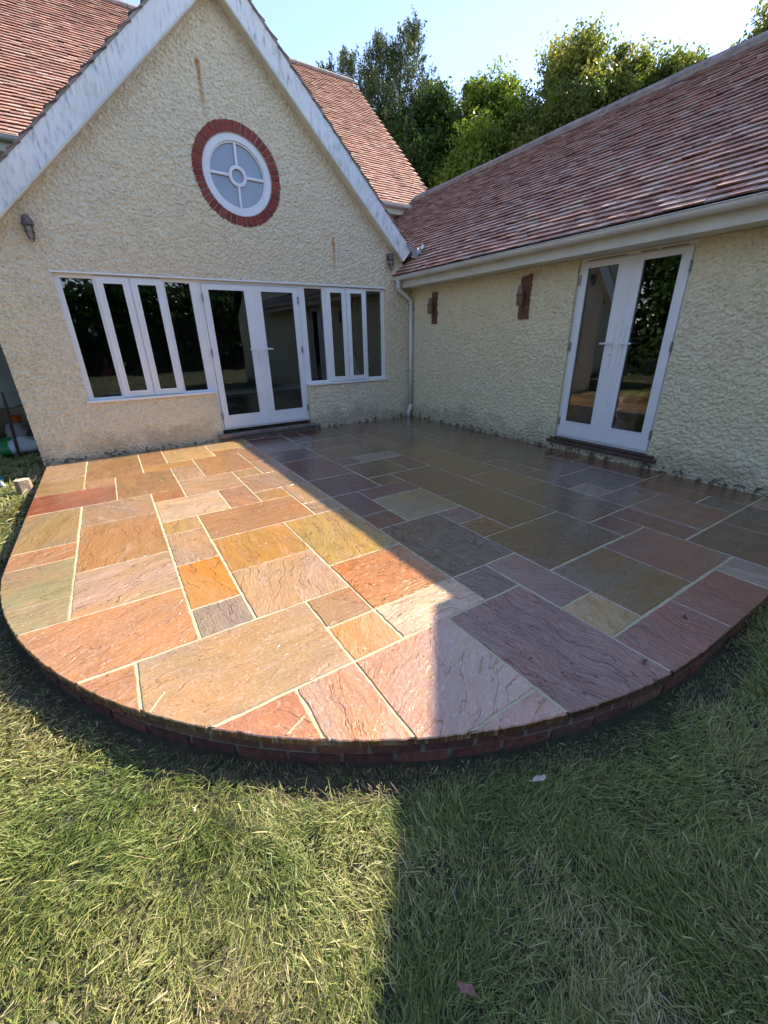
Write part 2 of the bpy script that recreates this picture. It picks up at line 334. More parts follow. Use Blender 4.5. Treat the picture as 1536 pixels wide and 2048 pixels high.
PAL = {'M':(0.402,0.267,0.154),'T':(0.350,0.235,0.110),'R':(0.280,0.100,0.055),'B':(0.347,0.193,0.083),'K':(0.391,0.207,0.101),'Y':(0.420,0.250,0.090),'W':(0.515,0.353,0.166),
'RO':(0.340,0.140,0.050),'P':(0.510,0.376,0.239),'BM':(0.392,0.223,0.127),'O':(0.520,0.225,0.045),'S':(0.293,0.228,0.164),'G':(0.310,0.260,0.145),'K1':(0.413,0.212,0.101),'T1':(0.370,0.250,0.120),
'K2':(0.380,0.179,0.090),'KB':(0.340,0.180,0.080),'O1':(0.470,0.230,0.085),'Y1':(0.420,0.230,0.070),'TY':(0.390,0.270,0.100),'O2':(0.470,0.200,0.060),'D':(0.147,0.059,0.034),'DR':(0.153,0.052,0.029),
'DB':(0.141,0.066,0.029),'DD':(0.103,0.048,0.025),'DO':(0.134,0.075,0.022),'G1':(0.255,0.178,0.069),'DO1':(0.139,0.080,0.021),'DY':(0.166,0.080,0.018),'DO2':(0.129,0.071,0.019),'SS':(0.109,0.066,0.044),  # D keys: dark wet stone, shade of the house also put into the colour
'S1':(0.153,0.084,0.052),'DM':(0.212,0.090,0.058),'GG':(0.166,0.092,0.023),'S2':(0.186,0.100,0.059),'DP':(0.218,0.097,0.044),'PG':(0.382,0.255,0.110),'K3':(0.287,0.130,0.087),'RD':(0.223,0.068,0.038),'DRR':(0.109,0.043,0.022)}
GRAIN = {'K1':1,'K2':1,'T1':.9,'K':.7,'KB':.3,'O1':.4,'G':.25,'RD':.35,'PG':.8,'P':.3}
RIV = {'K3':1.9,'DO1':2.2,'S2':2.0,'DM':.6,'O2':1.3,'TY':1.1,'M':.9,'GG':.7,'RD':.8,'P':1.,'S':1.,'K1':.5,'T1':.4,'DD':.25,'D':.35,'DY':.25,'DO':.3,'DB':.3,'DO2':.45,'DX':.3}
ROUGH = {'DM':.30,'DP':.3,'PG':.4,'G1':.3,'K1':.30,'K2':.32,'T1':.30,'RD':.28,'K3':.13,'DO1':.09,'S2':.10,'DO2':.07,'DO':.08,'DD':.08,'D':.10,'DY':.08,'DB':.08,'SS':.08,'DR':.11}
CX, CY, RR = -2.756, -3.134, 3.19
def outline(off=0., n=200):
    pts = [(-5.965-off, 0.0), (-5.955-off, -1.2), (-5.945-off, -2.6)]
    a0, a1 = math.radians(183), math.radians(270)
    for i in range(n+1):
        a = a0+(a1-a0)*i/n; pts.append((CX+(RR+off)*math.cos(a), CY+(RR+off)*math.sin(a)))
    x, y = pts[-1]; pts += [(-1.6, y+.003), (0.0, y+.03)]
    return pts
def clip(poly, out):
    # out is convex and counter-clockwise (left side down, around the front, to the wall); closed by the house corner
    cl = out+[(0.05, 0.0)]
    for k in range(len(cl)):
        a, b = cl[k], cl[(k+1) % len(cl)]; ex, ey = b[0]-a[0], b[1]-a[1]; res = []
        side = lambda p: ex*(p[1]-a[1])-ey*(p[0]-a[0])
        for i in range(len(poly)):
            p, q = poly[i], poly[(i+1) % len(poly)]; sp_, sq = side(p), side(q)
            if sp_ >= 0: res.append(p)
            if (sp_ >= 0) != (sq >= 0):
                t = sp_/(sp_-sq); res.append((p[0]+(q[0]-p[0])*t, p[1]+(q[1]-p[1])*t))
        poly = res
        if len(poly) < 3: return []
    return poly
def shrink(poly, d):
    n = len(poly); out = []
    for i in range(n):
        p0, p, p1 = Vector(poly[i-1]), Vector(poly[i]), Vector(poly[(i+1) % n])
        e0, e1 = (p-p0), (p1-p)
        if e0.length < 1e-5 or e1.length < 1e-5: continue
        e0.normalize(); e1.normalize(); n0, n1 = Vector((-e0.y, e0.x)), Vector((-e1.y, e1.x)); m = n0+n1
        if m.length < .2: continue
        m.normalize(); out.append(tuple(p+m*d/max(.5, m.dot(n0))))
    return out
patio = empty('patio', (-3, -3, 0), label='raised multicoloured sandstone patio with curved brick edge between the house and the lawn', cat='patio')
V, F, CA, CB, CC, UVs = [], [], [], [], [], []
OUT = outline()
for sid, (i0, i1, j0, j1, key) in SLABS.items():
    if i1-i0 < .01 or j1-j0 < .01: continue
    rs = random.Random(sid*13+5)
    g = .0065
    x0, x1 = -(i1+.38)*U, -(i0+.38)*U
    if i0 < 0: x1 = -.02
    y1 = -j0*U-.012; y0 = -j1*U-.012
    if j0 == 0: y1 = -.03
    gg = [g+rs.uniform(-.002, .0025) for _ in range(4)]
    x0 += gg[0]; x1 -= gg[1]; y0 += gg[2]; y1 -= gg[3]
    def edge(a, b):
        n = max(2, int(math.dist(a, b)/.035)); L = []
        for k in range(n):
            t = k/n; px, py = a[0]+(b[0]-a[0])*t, a[1]+(b[1]-a[1])*t
            if k: px += rs.gauss(0, .0016); py += rs.gauss(0, .0016)
            L.append((px, py))
        return L
    P = edge((x0, y0), (x1, y0))+edge((x1, y0), (x1, y1))+edge((x1, y1), (x0, y1))+edge((x0, y1), (x0, y0))
    P = clip(P, OUT)
    if len(P) < 3: continue
    def rough(p):
        dx, dy = p[0]-CX, p[1]-CY; q = math.hypot(dx, dy)
        if abs(q-RR) < .004 and dy < .3: k = 1-abs(rs.gauss(0, .0028))/q; return (CX+dx*k, CY+dy*k)
        return p
    P = [rough(p) for p in P]
    Pi = shrink(P, .004)
    z = rs.uniform(-.0012, .0012); tx, ty = rs.gauss(0, .0012), rs.gauss(0, .0012); cx, cy = (x0+x1)/2, (y0+y1)/2
    zf = lambda p: z+tx*(p[0]-cx)+ty*(p[1]-cy)
    n = len(V); m = len(P)
    if len(Pi) != m: Pi = [(p[0]+(cx-p[0])*.01, p[1]+(cy-p[1])*.01) for p in P]
    V += [(p[0], p[1], zf(p)) for p in Pi]+[(p[0], p[1], zf(p)-.0045) for p in P]+[(p[0]*.998+cx*.002, p[1]*.998+cy*.002, zf(p)-.034) for p in P]
    fs = [tuple(range(n, n+m))]+[(n+k, n+m+k, n+m+(k+1) % m, n+(k+1) % m) for k in range(m)]+[(n+m+k, n+2*m+k, n+2*m+(k+1) % m, n+m+(k+1) % m) for k in range(m)]
    F += fs
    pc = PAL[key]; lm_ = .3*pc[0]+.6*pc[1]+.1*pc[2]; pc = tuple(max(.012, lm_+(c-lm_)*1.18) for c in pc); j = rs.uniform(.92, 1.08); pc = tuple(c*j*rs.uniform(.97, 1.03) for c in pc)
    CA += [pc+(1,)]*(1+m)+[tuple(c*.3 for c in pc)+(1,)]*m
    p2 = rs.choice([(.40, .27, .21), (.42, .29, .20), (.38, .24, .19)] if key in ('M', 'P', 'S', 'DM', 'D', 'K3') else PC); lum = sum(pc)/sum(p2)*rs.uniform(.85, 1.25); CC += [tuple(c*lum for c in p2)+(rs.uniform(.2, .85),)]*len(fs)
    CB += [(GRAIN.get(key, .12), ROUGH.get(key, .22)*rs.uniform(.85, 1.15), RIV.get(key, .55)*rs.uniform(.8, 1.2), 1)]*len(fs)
    # riven layers run along the longer side, more or less
    ang = rs.gauss(0, .35)+(0 if (x1-x0) > (y1-y0) else math.pi/2); ca, sa = math.cos(ang), math.sin(ang); ox, oy = rs.uniform(0, 60), rs.uniform(0, 60)
    for fc in fs:
        for vi in fc: X, Y = V[vi][0]-cx, V[vi][1]-cy; UVs += [ca*X+sa*Y+ox, -sa*X+ca*Y+oy]
me = bpy.data.meshes.new('paving'); me.from_pydata(V, [], F); me.update()
for nm, dat in (('pA', CA), ('pB', CB), ('pC', CC)):
    at = me.attributes.new(nm, 'FLOAT_COLOR', 'FACE'); at.data.foreach_set('color', np.array(dat, np.float32).ravel())
uvl = me.uv_layers.new(name='slab'); uvl.data.foreach_set('uv', np.array(UVs, np.float32))
me.materials.append(M['stone']); po = bpy.data.objects.new('paving', me); col.objects.link(po); po.parent = patio; po.location = (3, 3, 0)
b = MB(); oi = outline(-.014); b.plate([(x, y) for x, y in oi]+[(0., -.0)], [], 0, 1, lambda u, d, z: (u+3, z+3, -.0045 if d == 0 else -.045))
b.build('pointing', M['joint'], patio)
# a diagonal cut mended with mortar in two of the front slabs
b = MB()
def strip(a, c, w, z=.0035, wob=.002):
    a, c = Vector((a[0], a[1], 0)), Vector((c[0], c[1], 0)); n = 14; d = (c-a); s = Vector((-d.y, d.x, 0)).normalized()
    L = [a+d*i/n+s*rnd.gauss(0, wob) for i in range(n+1)]
    vs = []
    for p in L: vs += [(p+s*w/2+Vector((3, 3, z-.006))), (p+s*w/2*.7+Vector((3, 3, z))), (p-s*w/2*.7+Vector((3, 3, z))), (p-s*w/2+Vector((3, 3, z-.006)))]
    b.add(vs, [(4*i+k, 4*i+k+1, 4*i+5+k, 4*i+4+k) for i in range(n) for k in range(3)])
for A_, B_ in (((-5.186, -5.19), (-5.116, -5.102)), ((-4.734, -5.617), (-4.638, -5.577))):
    b = MB(); strip(A_, B_, .009); b.build('mended_cut', M['joint'], patio)
# curved brick edging under the slabs
b = MB(); mo = MB()
path = [Vector((x, y)) for x, y in outline(-.028, 220)]
def walk(path):
    s = [0]
    for a, c in zip(path, path[1:]): s.append(s[-1]+(c-a).length)
    return s
S_ = walk(path)
def at(s):
    s = min(max(s, 0), S_[-1]-1e-4)
    k = np.searchsorted(S_, s, 'right')-1; k = min(k, len(path)-2); t = (s-S_[k])/(S_[k+1]-S_[k]); d = (path[k+1]-path[k]).normalized()
    return path[k].lerp(path[k+1], t), Vector((d.y, -d.x))
for crs, (z1, z0, off) in enumerate(((-.046, -.110, 0), (-.122, -.187, .004), (-.199, -.264, .004))):
    s = -.11*(crs % 2)
    while s < S_[-1]:
        L = .215+rnd.uniform(-.006, .006); pa, na = at(s+.005); pb, nb = at(s+L-.005); o_ = off+rnd.uniform(-.004, .004)
        pm, nm = at(s+L/2); pts = [(pa, na), (pm, nm), (pb, nb)]
        base = rnd.choice([(.20, .075, .05), (.24, .09, .06), (.17, .085, .06), (.22, .12, .075), (.15, .06, .045)])
        vs = []
        for p, n in pts:
            o1 = p+n*o_; o2 = p-n*.09
            for q in (o1, o2):
                for zz in (z0+rnd.uniform(-.002, .002), z1+rnd.uniform(-.002, .002)): vs.append((q.x+3, q.y+3, zz))
        fs = []
        for k in (0, 4): fs += [(k, k+1, k+5, k+4), (k+2, k+6, k+7, k+3), (k+1, k+3, k+7, k+5), (k, k+4, k+6, k+2)]
        fs += [(0, 2, 3, 1), (8, 9, 11, 10)]
        b.add(vs, fs, base); s += L+.011
b.build('brick_edging', M['brick'], patio, bevel=.004)
vs = []; n_ = 160
for k in range(n_+1):
    p, n = at(S_[-1]*k/n_); i_ = p-n*.006; o_ = p-n*.10
    for q in (i_, o_):
        for zz in (-.30, -.036): vs.append((q.x+3, q.y+3, zz))
mo.add(vs, [(4*k+a, 4*k+c, 4*k+4+c, 4*k+4+a) for k in range(n_) for a, c in ((0, 1), (1, 3), (3, 2), (2, 0))])
mo.build('brick_mortar', M['mortar'], patio)

# ------------------------------------------------------------------ house
house = empty('house', (0, 0, 0), label='cream pebbledashed house with red clay tiled roofs round two sides of the patio', cat='house')
AX, APX = -2.985, 5.25; SL = .965
zlow = lambda x: APX-SL*abs(x-AX)            # underside of the bargeboards
def slope_wall():
    return [(-5.985, -.3), (-3.69, -.3), (-3.69, .10), (-2.185, .10), (-2.185, -.3), (.0, -.3), (0., zlow(0)+.12), (AX, zlow(AX)+.12), (-5.985, zlow(-5.985)+.12)]
g = MB(); g.plate([(-5.985, -.3), (0, -.3), (0, zlow(0)+.1), (AX, APX+.1), (-5.985, zlow(-5.985)+.1)],
    [[(-5.305, .745), (-3.685, .745), (-3.685, .105), (-2.185, .105), (-2.185, .745), (-.585, .745), (-.585, 2.252), (-5.305, 2.252)], circle(-2.92, 3.513, .57)], 0, -.25, TG)
g.build('gable_wall', M['gable'], house)
g = MB(); g.box(-5.985, -5.735, .2505, 3.3, -.3, 2.5); g.build('side_wall', M['gable'], house)
def vnoise(x, y, s, seed):
    r = np.random.default_rng(seed); G = r.random((256, 256)); x = np.asarray(x)*s+100; y = np.asarray(y)*s+100
    xi, yi = np.floor(x).astype(int), np.floor(y).astype(int); fx, fy = x-xi, y-yi; fx = fx*fx*(3-2*fx); fy = fy*fy*(3-2*fy)
    g_ = lambda a, b: G[a % 256, b % 256]
    return (g_(xi, yi)*(1-fx)+g_(xi+1, yi)*fx)*(1-fy)+(g_(xi, yi+1)*(1-fx)+g_(xi+1, yi+1)*fx)*fy
def dash(name, u0, u1, z0, z1, keepf, T, m, seed, step=.0072):
    U_, Z_ = np.meshgrid(np.arange(u0, u1+step, step), np.arange(z0, z1, step), indexing='ij'); U_ = np.minimum(U_, u1)
    wu = U_+.012*(vnoise(U_, Z_, 17, seed+4)-.5); wz_ = Z_+.014*(vnoise(U_, Z_, 19, seed+5)-.5)
    a, b_ = wu*.94+wz_*.34, -wu*.34+wz_*.94
    n = .6*vnoise(a*.9, b_*1.15, 42, seed)+.4*vnoise(b_, a, 80, seed+1)
    h = np.clip((n-.30)/.40, 0, 1); h = h*h*(3-2*h)
    d = .003+.0145*h+.004*vnoise(U_, Z_, 6, seed+2)
    X, Y, Zz = T(U_, d, Z_); X = X+0*U_; Y = Y+0*U_; Zz = Zz+0*U_
    co = np.stack([X, Y, Zz], -1).reshape(-1, 3).astype(np.float32); nu, nz = U_.shape
    I = np.arange(nu*nz).reshape(nu, nz); q = np.stack([I[:-1, :-1], I[1:, :-1], I[1:, 1:], I[:-1, 1:]], -1).reshape(-1, 4)
    cu_, cz_ = (U_[:-1, :-1]+step/2).ravel(), (Z_[:-1, :-1]+step/2).ravel(); q = q[keepf(cu_, cz_)]
    me = bpy.data.meshes.new(name); me.vertices.add(len(co)); me.vertices.foreach_set('co', co.ravel()); me.loops.add(q.size); me.loops.foreach_set('vertex_index', q.ravel().astype(np.int32))
    k = len(q); me.polygons.add(k); me.polygons.foreach_set('loop_start', np.arange(0, 4*k, 4, dtype=np.int32)); me.polygons.foreach_set('loop_total', np.full(k, 4, np.int32)); me.update(calc_edges=True)
    me.polygons.foreach_set('use_smooth', [True]*k); me.materials.append(m); o = bpy.data.objects.new(name, me); col.objects.link(o); return o
def kg(u, z):
    k = (z < APX+.09-SL*np.abs(u-AX)) & (np.hypot(u+2.92, z-3.513) > .575)
    k &= ~((u > -5.30) & (u < -.59) & (z > .735) & (z < 2.262)); k &= ~((u > -3.685) & (u < -2.185) & (z < 2.262) & (z > -.04))
    return k
o = dash('gable_render', -5.99, -.004, -.06, 5.33, kg, TG, M['gable'], 101); o.parent = house
def kw(u, z): return ~((u > 3.364) & (u < 4.60) & (z > .128)) & (z < 2.268)
o = dash('wing_render', .004, 6.6, -.03, 2.28, kw, TW, M['wing'], 131); o.parent = house
# wing wall with the second gable further along
g2y, g2z, g2s = 5.30, 2.42, .655
g = MB(); g.plate([(.002, -.3), (3.362, -.3), (3.362, 0.13), (3.362, 2.268), (4.602, 2.268), (4.602, .13), (4.602, -.3), (11.9, -.3), (11.9, 2.42), (8.6, g2z+3.3*g2s), (g2y, g2z), (.002, 2.42)], [], 0, -.25, TW)
g.box(3.3625, 4.6015, -.002, -.25, -.3, .13, TW)
g.build('wing_wall', M['wing'], house)
g = MB(); g.box(-14, 2.9, 3.3, 3.55, -.3, 4.55); g.box(2.65, 2.9, 3.55, 11, -.3, 4.5)
g.add([(2.9, 3.3, 4.55), (2.9, 11.2, 4.55), (2.9, 7.3, 8.2), (2.7, 3.3, 4.55), (2.7, 11.2, 4.55), (2.7, 7.3, 8.2)], [(0, 1, 2), (3, 4, 5)])
g.build('rear_wall', M['gable'], house)

def tile_roof(name, mt, eave, along, up, ncourse, ntile, keep=None, pal=None, seed=1, gauge=.1, tw=.166, th=.016, lift=.034, parent=None, dark=0):
    r = random.Random(seed); b = MB(); eave, along, up = Vector(eave), Vector(along).normalized(), Vector(up).normalized()
    nrm = along.cross(up).normalized()
    if nrm.z < 0: nrm = -nrm
    for k in range(ncourse):
        sag = r.uniform(-.002, .002)
        for i in range(ntile):
            a0 = i*tw+(tw/2 if k % 2 else 0); c_ = eave+along*(a0+tw/2)+up*(k*gauge+.05)
            if keep and not keep(c_): continue
            l0 = lift+r.gauss(0, .0022)+sag; tl = r.gauss(0, .0016); sl = r.gauss(0, .003)
            o = eave+along*(a0+.001)+up*(k*gauge+sl); le = gauge*1.55
            A = along*(tw-.002)
            lo, hi = nrm*l0, nrm*(l0-.034)
            p = [o+lo, o+A+lo+nrm*tl, o+up*le+hi, o+A+up*le+hi]
            vs = p+[q-nrm*th for q in p]
            c = r.choice(pal); j = r.uniform(.8, 1.2); c = tuple(x*j for x in c)
            b.add(vs, [(0, 1, 3, 2), (4, 6, 7, 5), (0, 2, 6, 4), (1, 5, 7, 3)], c)
            b.add([vs[0], vs[4], vs[5], vs[1]], [(0, 1, 2, 3)], tuple(x*.45 for x in c))  # lower end: grimy tail, with its shade darkened into the tint
    return b.build(name, mt, parent, recalc=False)
PT = [(.62, .31, .22), (.66, .36, .26), (.58, .28, .20), (.64, .38, .28), (.70, .47, .37), (.54, .27, .20)]
PO = [(.52, .27, .18), (.56, .31, .22), (.46, .23, .16), (.54, .34, .25), (.42, .22, .16)]
PD = [(.10, .08, .065), (.13, .09, .07), (.075, .065, .06), (.16, .10, .075)]
# wing roof
WS = .755; we, wr = (-.42, 2.44), (2.5, 4.645)
L_ = math.hypot(wr[0]-we[0], wr[1]-we[1]); upv = Vector((wr[0]-we[0], 0, wr[1]-we[1])).normalized()
def keepw(c):
    if c.x < .06 and c.y > -.02: return False
    return c.y < 3.28 and c.z-.02 > (g2z+.1+g2s*(-g2y-c.y))*1.0-.12 or (c.y > -5.0 and c.y < 3.28 and not (c.x < .06 and c.y > -.02))
wroof = tile_roof('wing_roof', M['tile'], (we[0], -9.9, we[1]), (0, 1, 0), upv, int(L_/.1)+1, 80, keepw, PT, 3, parent=house)
b = MB()
sub = lambda pts: b.add(pts, [tuple(range(len(pts)))])
b.add([(we[0]+.03, -.02, we[1]-.01), (we[0]+.03, -9, we[1]-.01), (wr[0], -9, wr[1]-.02), (wr[0], 3.3, wr[1]-.02), (.05, 3.3, we[1]+(.05-we[0])*WS-.03), (.05, -.02, we[1]+(.05-we[0])*WS-.03)], [(0, 1, 2, 3, 4, 5)])
b.add([(wr[0], -9, wr[1]-.02), (wr[0], 3.3, wr[1]-.02), (5.4, 3.3, 2.44), (5.4, -9, 2.44)], [(0, 1, 2, 3)])
b.add([(5.15, -9, -.2), (5.15, 3.3, -.2), (5.15, 3.3, 2.6), (5.15, -9, 2.6)], [(0, 1, 2, 3)])
b.build('roof_underlay', M['ridge'], house)
# ridge tiles of the wing
b = MB(); y = -7.6
while y < 3.2:
    L = .45; n = 7; dz = rnd.uniform(-.004, .006)
    vs = []
    for yy in (y, y+L-.006):
        for k in range(n): a = math.radians(205-230*k/(n-1)); vs.append((wr[0]+.125*math.cos(a), yy, wr[1]-.02+dz+.095*math.sin(a)))
    b.add(vs, [(k, k+1, n+k+1, n+k) for k in range(n-1)]+[tuple(range(n)), tuple(range(n, 2*n))])
    y += L
b.build('ridge_tiles', M['ridge'], wroof)
b = MB(); b.obox((wr[0]-.15, -7.6, wr[1]-.085), (.09, 0, .062), (0, 10.8, 0), (-.01, 0, .02)); b.build('ridge_mortar', M['ridge'], wroof)
# front gable roof: two slopes running back into the rear roof
uL = Vector((1, 0, SL)).normalized(); uR = Vector((-1, 0, SL)).normalized()
GT = .36
xl_, xr_ = -6.5, .03
nL = int(math.hypot(AX-xl_, SL*(AX-xl_))/.1)+1; nR = int(math.hypot(xr_-AX, SL*(xr_-AX))/.1)+1
groof = tile_roof('gable_roof', M['tile_old'], (xl_, -.18, zlow(xl_)+GT), (0, 1, 0), uL, nL, 27, None, PD, 5, parent=house)
tr2 = tile_roof('gable_roof', M['tile_old'], (xr_, -.18, zlow(xr_)+GT), (0, 1, 0), uR, nR, 27, None, PD, 6, parent=house)
b = MB()
b.add([(xl_, -.16, zlow(xl_)+GT-.03), (AX, -.16, APX+GT-.03), (AX, 5.2, APX+GT-.03), (xl_, 5.2, zlow(xl_)+GT-.03)], [(0, 1, 2, 3)])
b.add([(xr_, -.16, zlow(xr_)+GT-.03), (AX, -.16, APX+GT-.03), (AX, 5.2, APX+GT-.03), (xr_, 5.2, zlow(xr_)+GT-.03)], [(0, 1, 2, 3)])
b.build('gable_roof_underlay', M['ridge'], groof)
b = MB(); b.tube([(AX, -.2, APX+GT+.01), (AX, 4.4, APX+GT+.01)], .11, 10); b.build('gable_ridge_tiles', M['ridge'], groof)
# bargeboards: front face y = -.14
b = MB(); H = .37
def board(x0, x1, side):
    o = Vector((x0, -.165, zlow(x0))); o2 = Vector((x1, -.165, zlow(x1)))
    d = (o2-o); upn = Vector((0, 0, 1))
    bb = MB(); bb.obox(o, d, (0, .028, 0), (0, 0, H-.02)); return bb
for x0, x1 in ((-6.5, AX), (-.30, AX)):
    bb = MB(); o = Vector((x0, -.165, zlow(x0))); d = Vector((x1, -.165, zlow(x1)))-o
    if x0 > AX:   # foot cut square to the slope
        n = Vector((SL, 0, 1)).normalized()*(H-.02)*math.cos(math.atan(SL))
        p = [o, o+n, Vector((AX, -.165, APX+H-.02)), Vector((AX, -.165, APX))]
        p2 = [q+Vector((0, .028, 0)) for q in p]
        bb.add(p+p2, [(0, 1, 2, 3), (4, 7, 6, 5), (0, 4, 5, 1), (1, 5, 6, 2), (2, 6, 7, 3), (3, 7, 4, 0)])
    else: bb.obox(o, d, (0, .028, 0), (0, 0, H-.02))
    bo = bb.build('bargeboard', M['barge'], house, bevel=.003)
    s = MB(); s.obox(o+Vector((0, .029, .012)), d, (0, .155, 0), (0, 0, .015)); s.obox(o+Vector((0, -.007, 0)), d, (0, .0065, 0), (0, 0, .022)); s.build('barge_soffit', M['fascia'], bo)
    s = MB(); s.obox(o+Vector((0, -.012, H-.018)), d, (0, .17, 0), (0, 0, .03)); s.build('verge_mortar', M['ridge'], bo)
# lead flashing and kneeler at the right foot of the gable
b = MB()
def wz(x): return we[1]+(x-we[0])*WS
pts = []
for i in range(9):
    for j in range(5):
        x = -.13+.26*i/8; y = -.15-.16*j/4*(1-.4*i/8); pts.append((x, y, wz(x)+.05+.012*math.sin(i*2.1+j)+.02*rnd.random()+(.05 if j == 0 else 0)))
b.add(pts, [(i*5+j, i*5+j+1, i*5+j+6, i*5+j+5) for i in range(8) for j in range(4)])
b.add([(-.24, -.185, 3.02-.12), (-.20, -.185, 2.99-.06), (-.02, -.185, wz(-.02)+.06), (-.07, -.185, wz(-.07)+.03)], [(0, 1, 2, 3)])
b.build('lead_flashing', M['lead'], house)
# rear main roof
rp = .953; ey, ez, ry, rz = 3.0, 4.42, 7.3, 8.52
tile_roof('rear_roof', M['tile_old'], (-14, ey, ez), (1, 0, 0), (0, 1, rp), int(math.hypot(ry-ey, rz-ez)/.1)+1, 103,
          lambda c: not (abs(c.x-AX) < 3.1 and c.z < APX+GT-SL*abs(c.x-AX)-.25), PO, 9, parent=house)
b = MB(); b.add([(-14, ey+.02, ez-.03), (3.05, ey+.02, ez-.03), (3.05, ry, rz-.04), (-14, ry, rz-.04)], [(0, 1, 2, 3)])
b.add([(-14, 11.6, ez-.03), (3.05, 11.6, ez-.03), (3.05, ry, rz-.04), (-14, ry, rz-.04)], [(0, 1, 2, 3)]); b.build('roof_underlay', M['ridge'], house)
b = MB(); x = -14
while x < 3.0:
    n = 7; vs = []
    for xx in (x, x+.44):
        for k in range(n): a = math.radians(200-220*k/(n-1)); vs.append((xx, ry+.12*math.cos(a), rz-.02+.09*math.sin(a)))
    b.add(vs, [(k, k+1, n+k+1, n+k) for k in range(n-1)]+[tuple(range(n)), tuple(range(n, 2*n))]); x += .45
b.build('rear_ridge_tiles', M['ridge'], house)
# second gable roof over the far end of the wing (out of the picture; it shades the lawn)
b = MB(); ap = g2z+3.3*g2s
for sgn in (1, -1):
    y0 = -8.6+sgn*3.3
    b.add([(-.17, y0, g2z+.05), (-.17, -8.6, ap+.05), (7, -8.6, ap+.05), (7, y0, g2z+.05), (-.17, y0, g2z+.37), (-.17, -8.6, ap+.37), (7, -8.6, ap+.37), (7, y0, g2z+.37)],
          [(0, 1, 2, 3), (4, 7, 6, 5), (0, 4, 5, 1), (1, 5, 6, 2), (2, 6, 7, 3), (3, 7, 4, 0)])
b.build('far_gable_roof', M['tile_old'], house)
# gutters, fascia, downpipe
def gutter(b, A, B, r=.058, out=Vector((0, 0, 0))):
    A, B = Vector(A), Vector(B); d = (B-A).normalized(); s = Vector((-d.y, d.x, 0)); n = 12; vs = []
    prof = [(r*math.cos(a), -r*math.sin(a)) for a in [math.pi*k/n for k in range(n+1)]]
    prof = [(r+.006, .004), (r+.006, -.004)]+prof[0:0]+[(p[0], p[1]) for p in prof]+[(-r-.006, -.004), (-r-.006, .004)]
    prof += [(p[0]*.94, p[1]*.94+.001) for p in reversed(prof[2:-2])]
    m = len(prof)
    for P in (A, B): vs += [P+s*p[0]+Vector((0, 0, p[1])) for p in prof]
    b.add(vs, [(k, (k+1) % m, m+(k+1) % m, m+k) for k in range(m)])
gx, gz = -.405, 2.425
b = MB(); gutter(b, (gx, -.0, gz), (gx, -8.0, gz)); gt = b.build('gutter', M['pvc'], house, smooth=True)
b = MB()
for yy in (-.35, -1.05, -1.62, -2.85, -3.95, -5.12, -6.2):
    n = 10; vs = []
    wd = .022 if yy not in (-1.62,) else .05
    for y in (yy-wd/2, yy+wd/2):
        for k in range(n+1): a = math.pi*k/n; vs.append((gx-.063*math.cos(a), y, gz-.063*math.sin(a)))
        for k in range(n+1): a = math.pi*(n-k)/n; vs.append((gx-.059*math.cos(a), y, gz-.059*math.sin(a)))
    m = 2*(n+1); b = MB(); b.add(vs, [(k, (k+1) % m, m+(k+1) % m, m+k) for k in range(m)]+[tuple(range(m)), tuple(range(m, 2*m))])
    b.box(gx+.05, -.325, yy-wd/2, yy+wd/2, gz-.04, gz-.028)
    b.build('gutter_bracket', M['pvc'], gt)
b = MB(); b.box(-.325, -.305, -.02, -8, 2.262, 2.46); b.box(-.329, -.3255, -1.87, -1.874, 2.262, 2.44, None); b.box(-.304, -.001, -.02, -5.3, 2.270, 2.279)
b.build('fascia', M['fascia'], house)
b = MB(); gutter(b, (-14, ey-.05, ez-.02), (2.98, ey-.05, ez-.02), .06); b.build('gutter', M['pvc'], house, smooth=True)
b = MB(); b.box(-14, 2.95, ey+.03, ey+.05, ez-.2, ez-.02); b.box(-14, 2.95, ey+.051, 3.299, ez-.2, ez-.19); b.build('fascia', M['fascia'], house)
dp = MB(); w_ = .034
dp.tube([(gx, -.16, gz-.05), (gx, -.16, 2.30)], [.045, .036], 14)
dp.tube([(gx, -.16, 2.31), (gx, -.155, 2.25), (-.10, -.09, 2.10), (-.075, -.085, 2.05)], w_, 14)
dp.tube([(-.075, -.085, 2.06), (-.075, -.085, .19)], w_, 14)
dp.tube([(-.075, -.085, .24), (-.075, -.085, .17), (-.13, -.10, .11), (-.13, -.10, .0)], [.039, .039, .036, .036], 14)
for z in (2.20, 1.15): pass
dp.tube([(gx, -.16, 2.30), (gx, -.16, 2.25)], .039, 14); dp.tube([(-.075, -.085, 2.08), (-.075, -.085, 2.02)], .039, 14)
dpo = dp.build('downpipe', M['pvc'], house, smooth=True)
for z in (1.95, .9): b = MB(); b.tube([(-.075, -.085, z), (-.075, -.085, z+.02)], .041, 14); b.box(-.115, -.035, -.05, -.002, z, z+.02); b.build('pipe_bracket', M['pvc'], dpo)

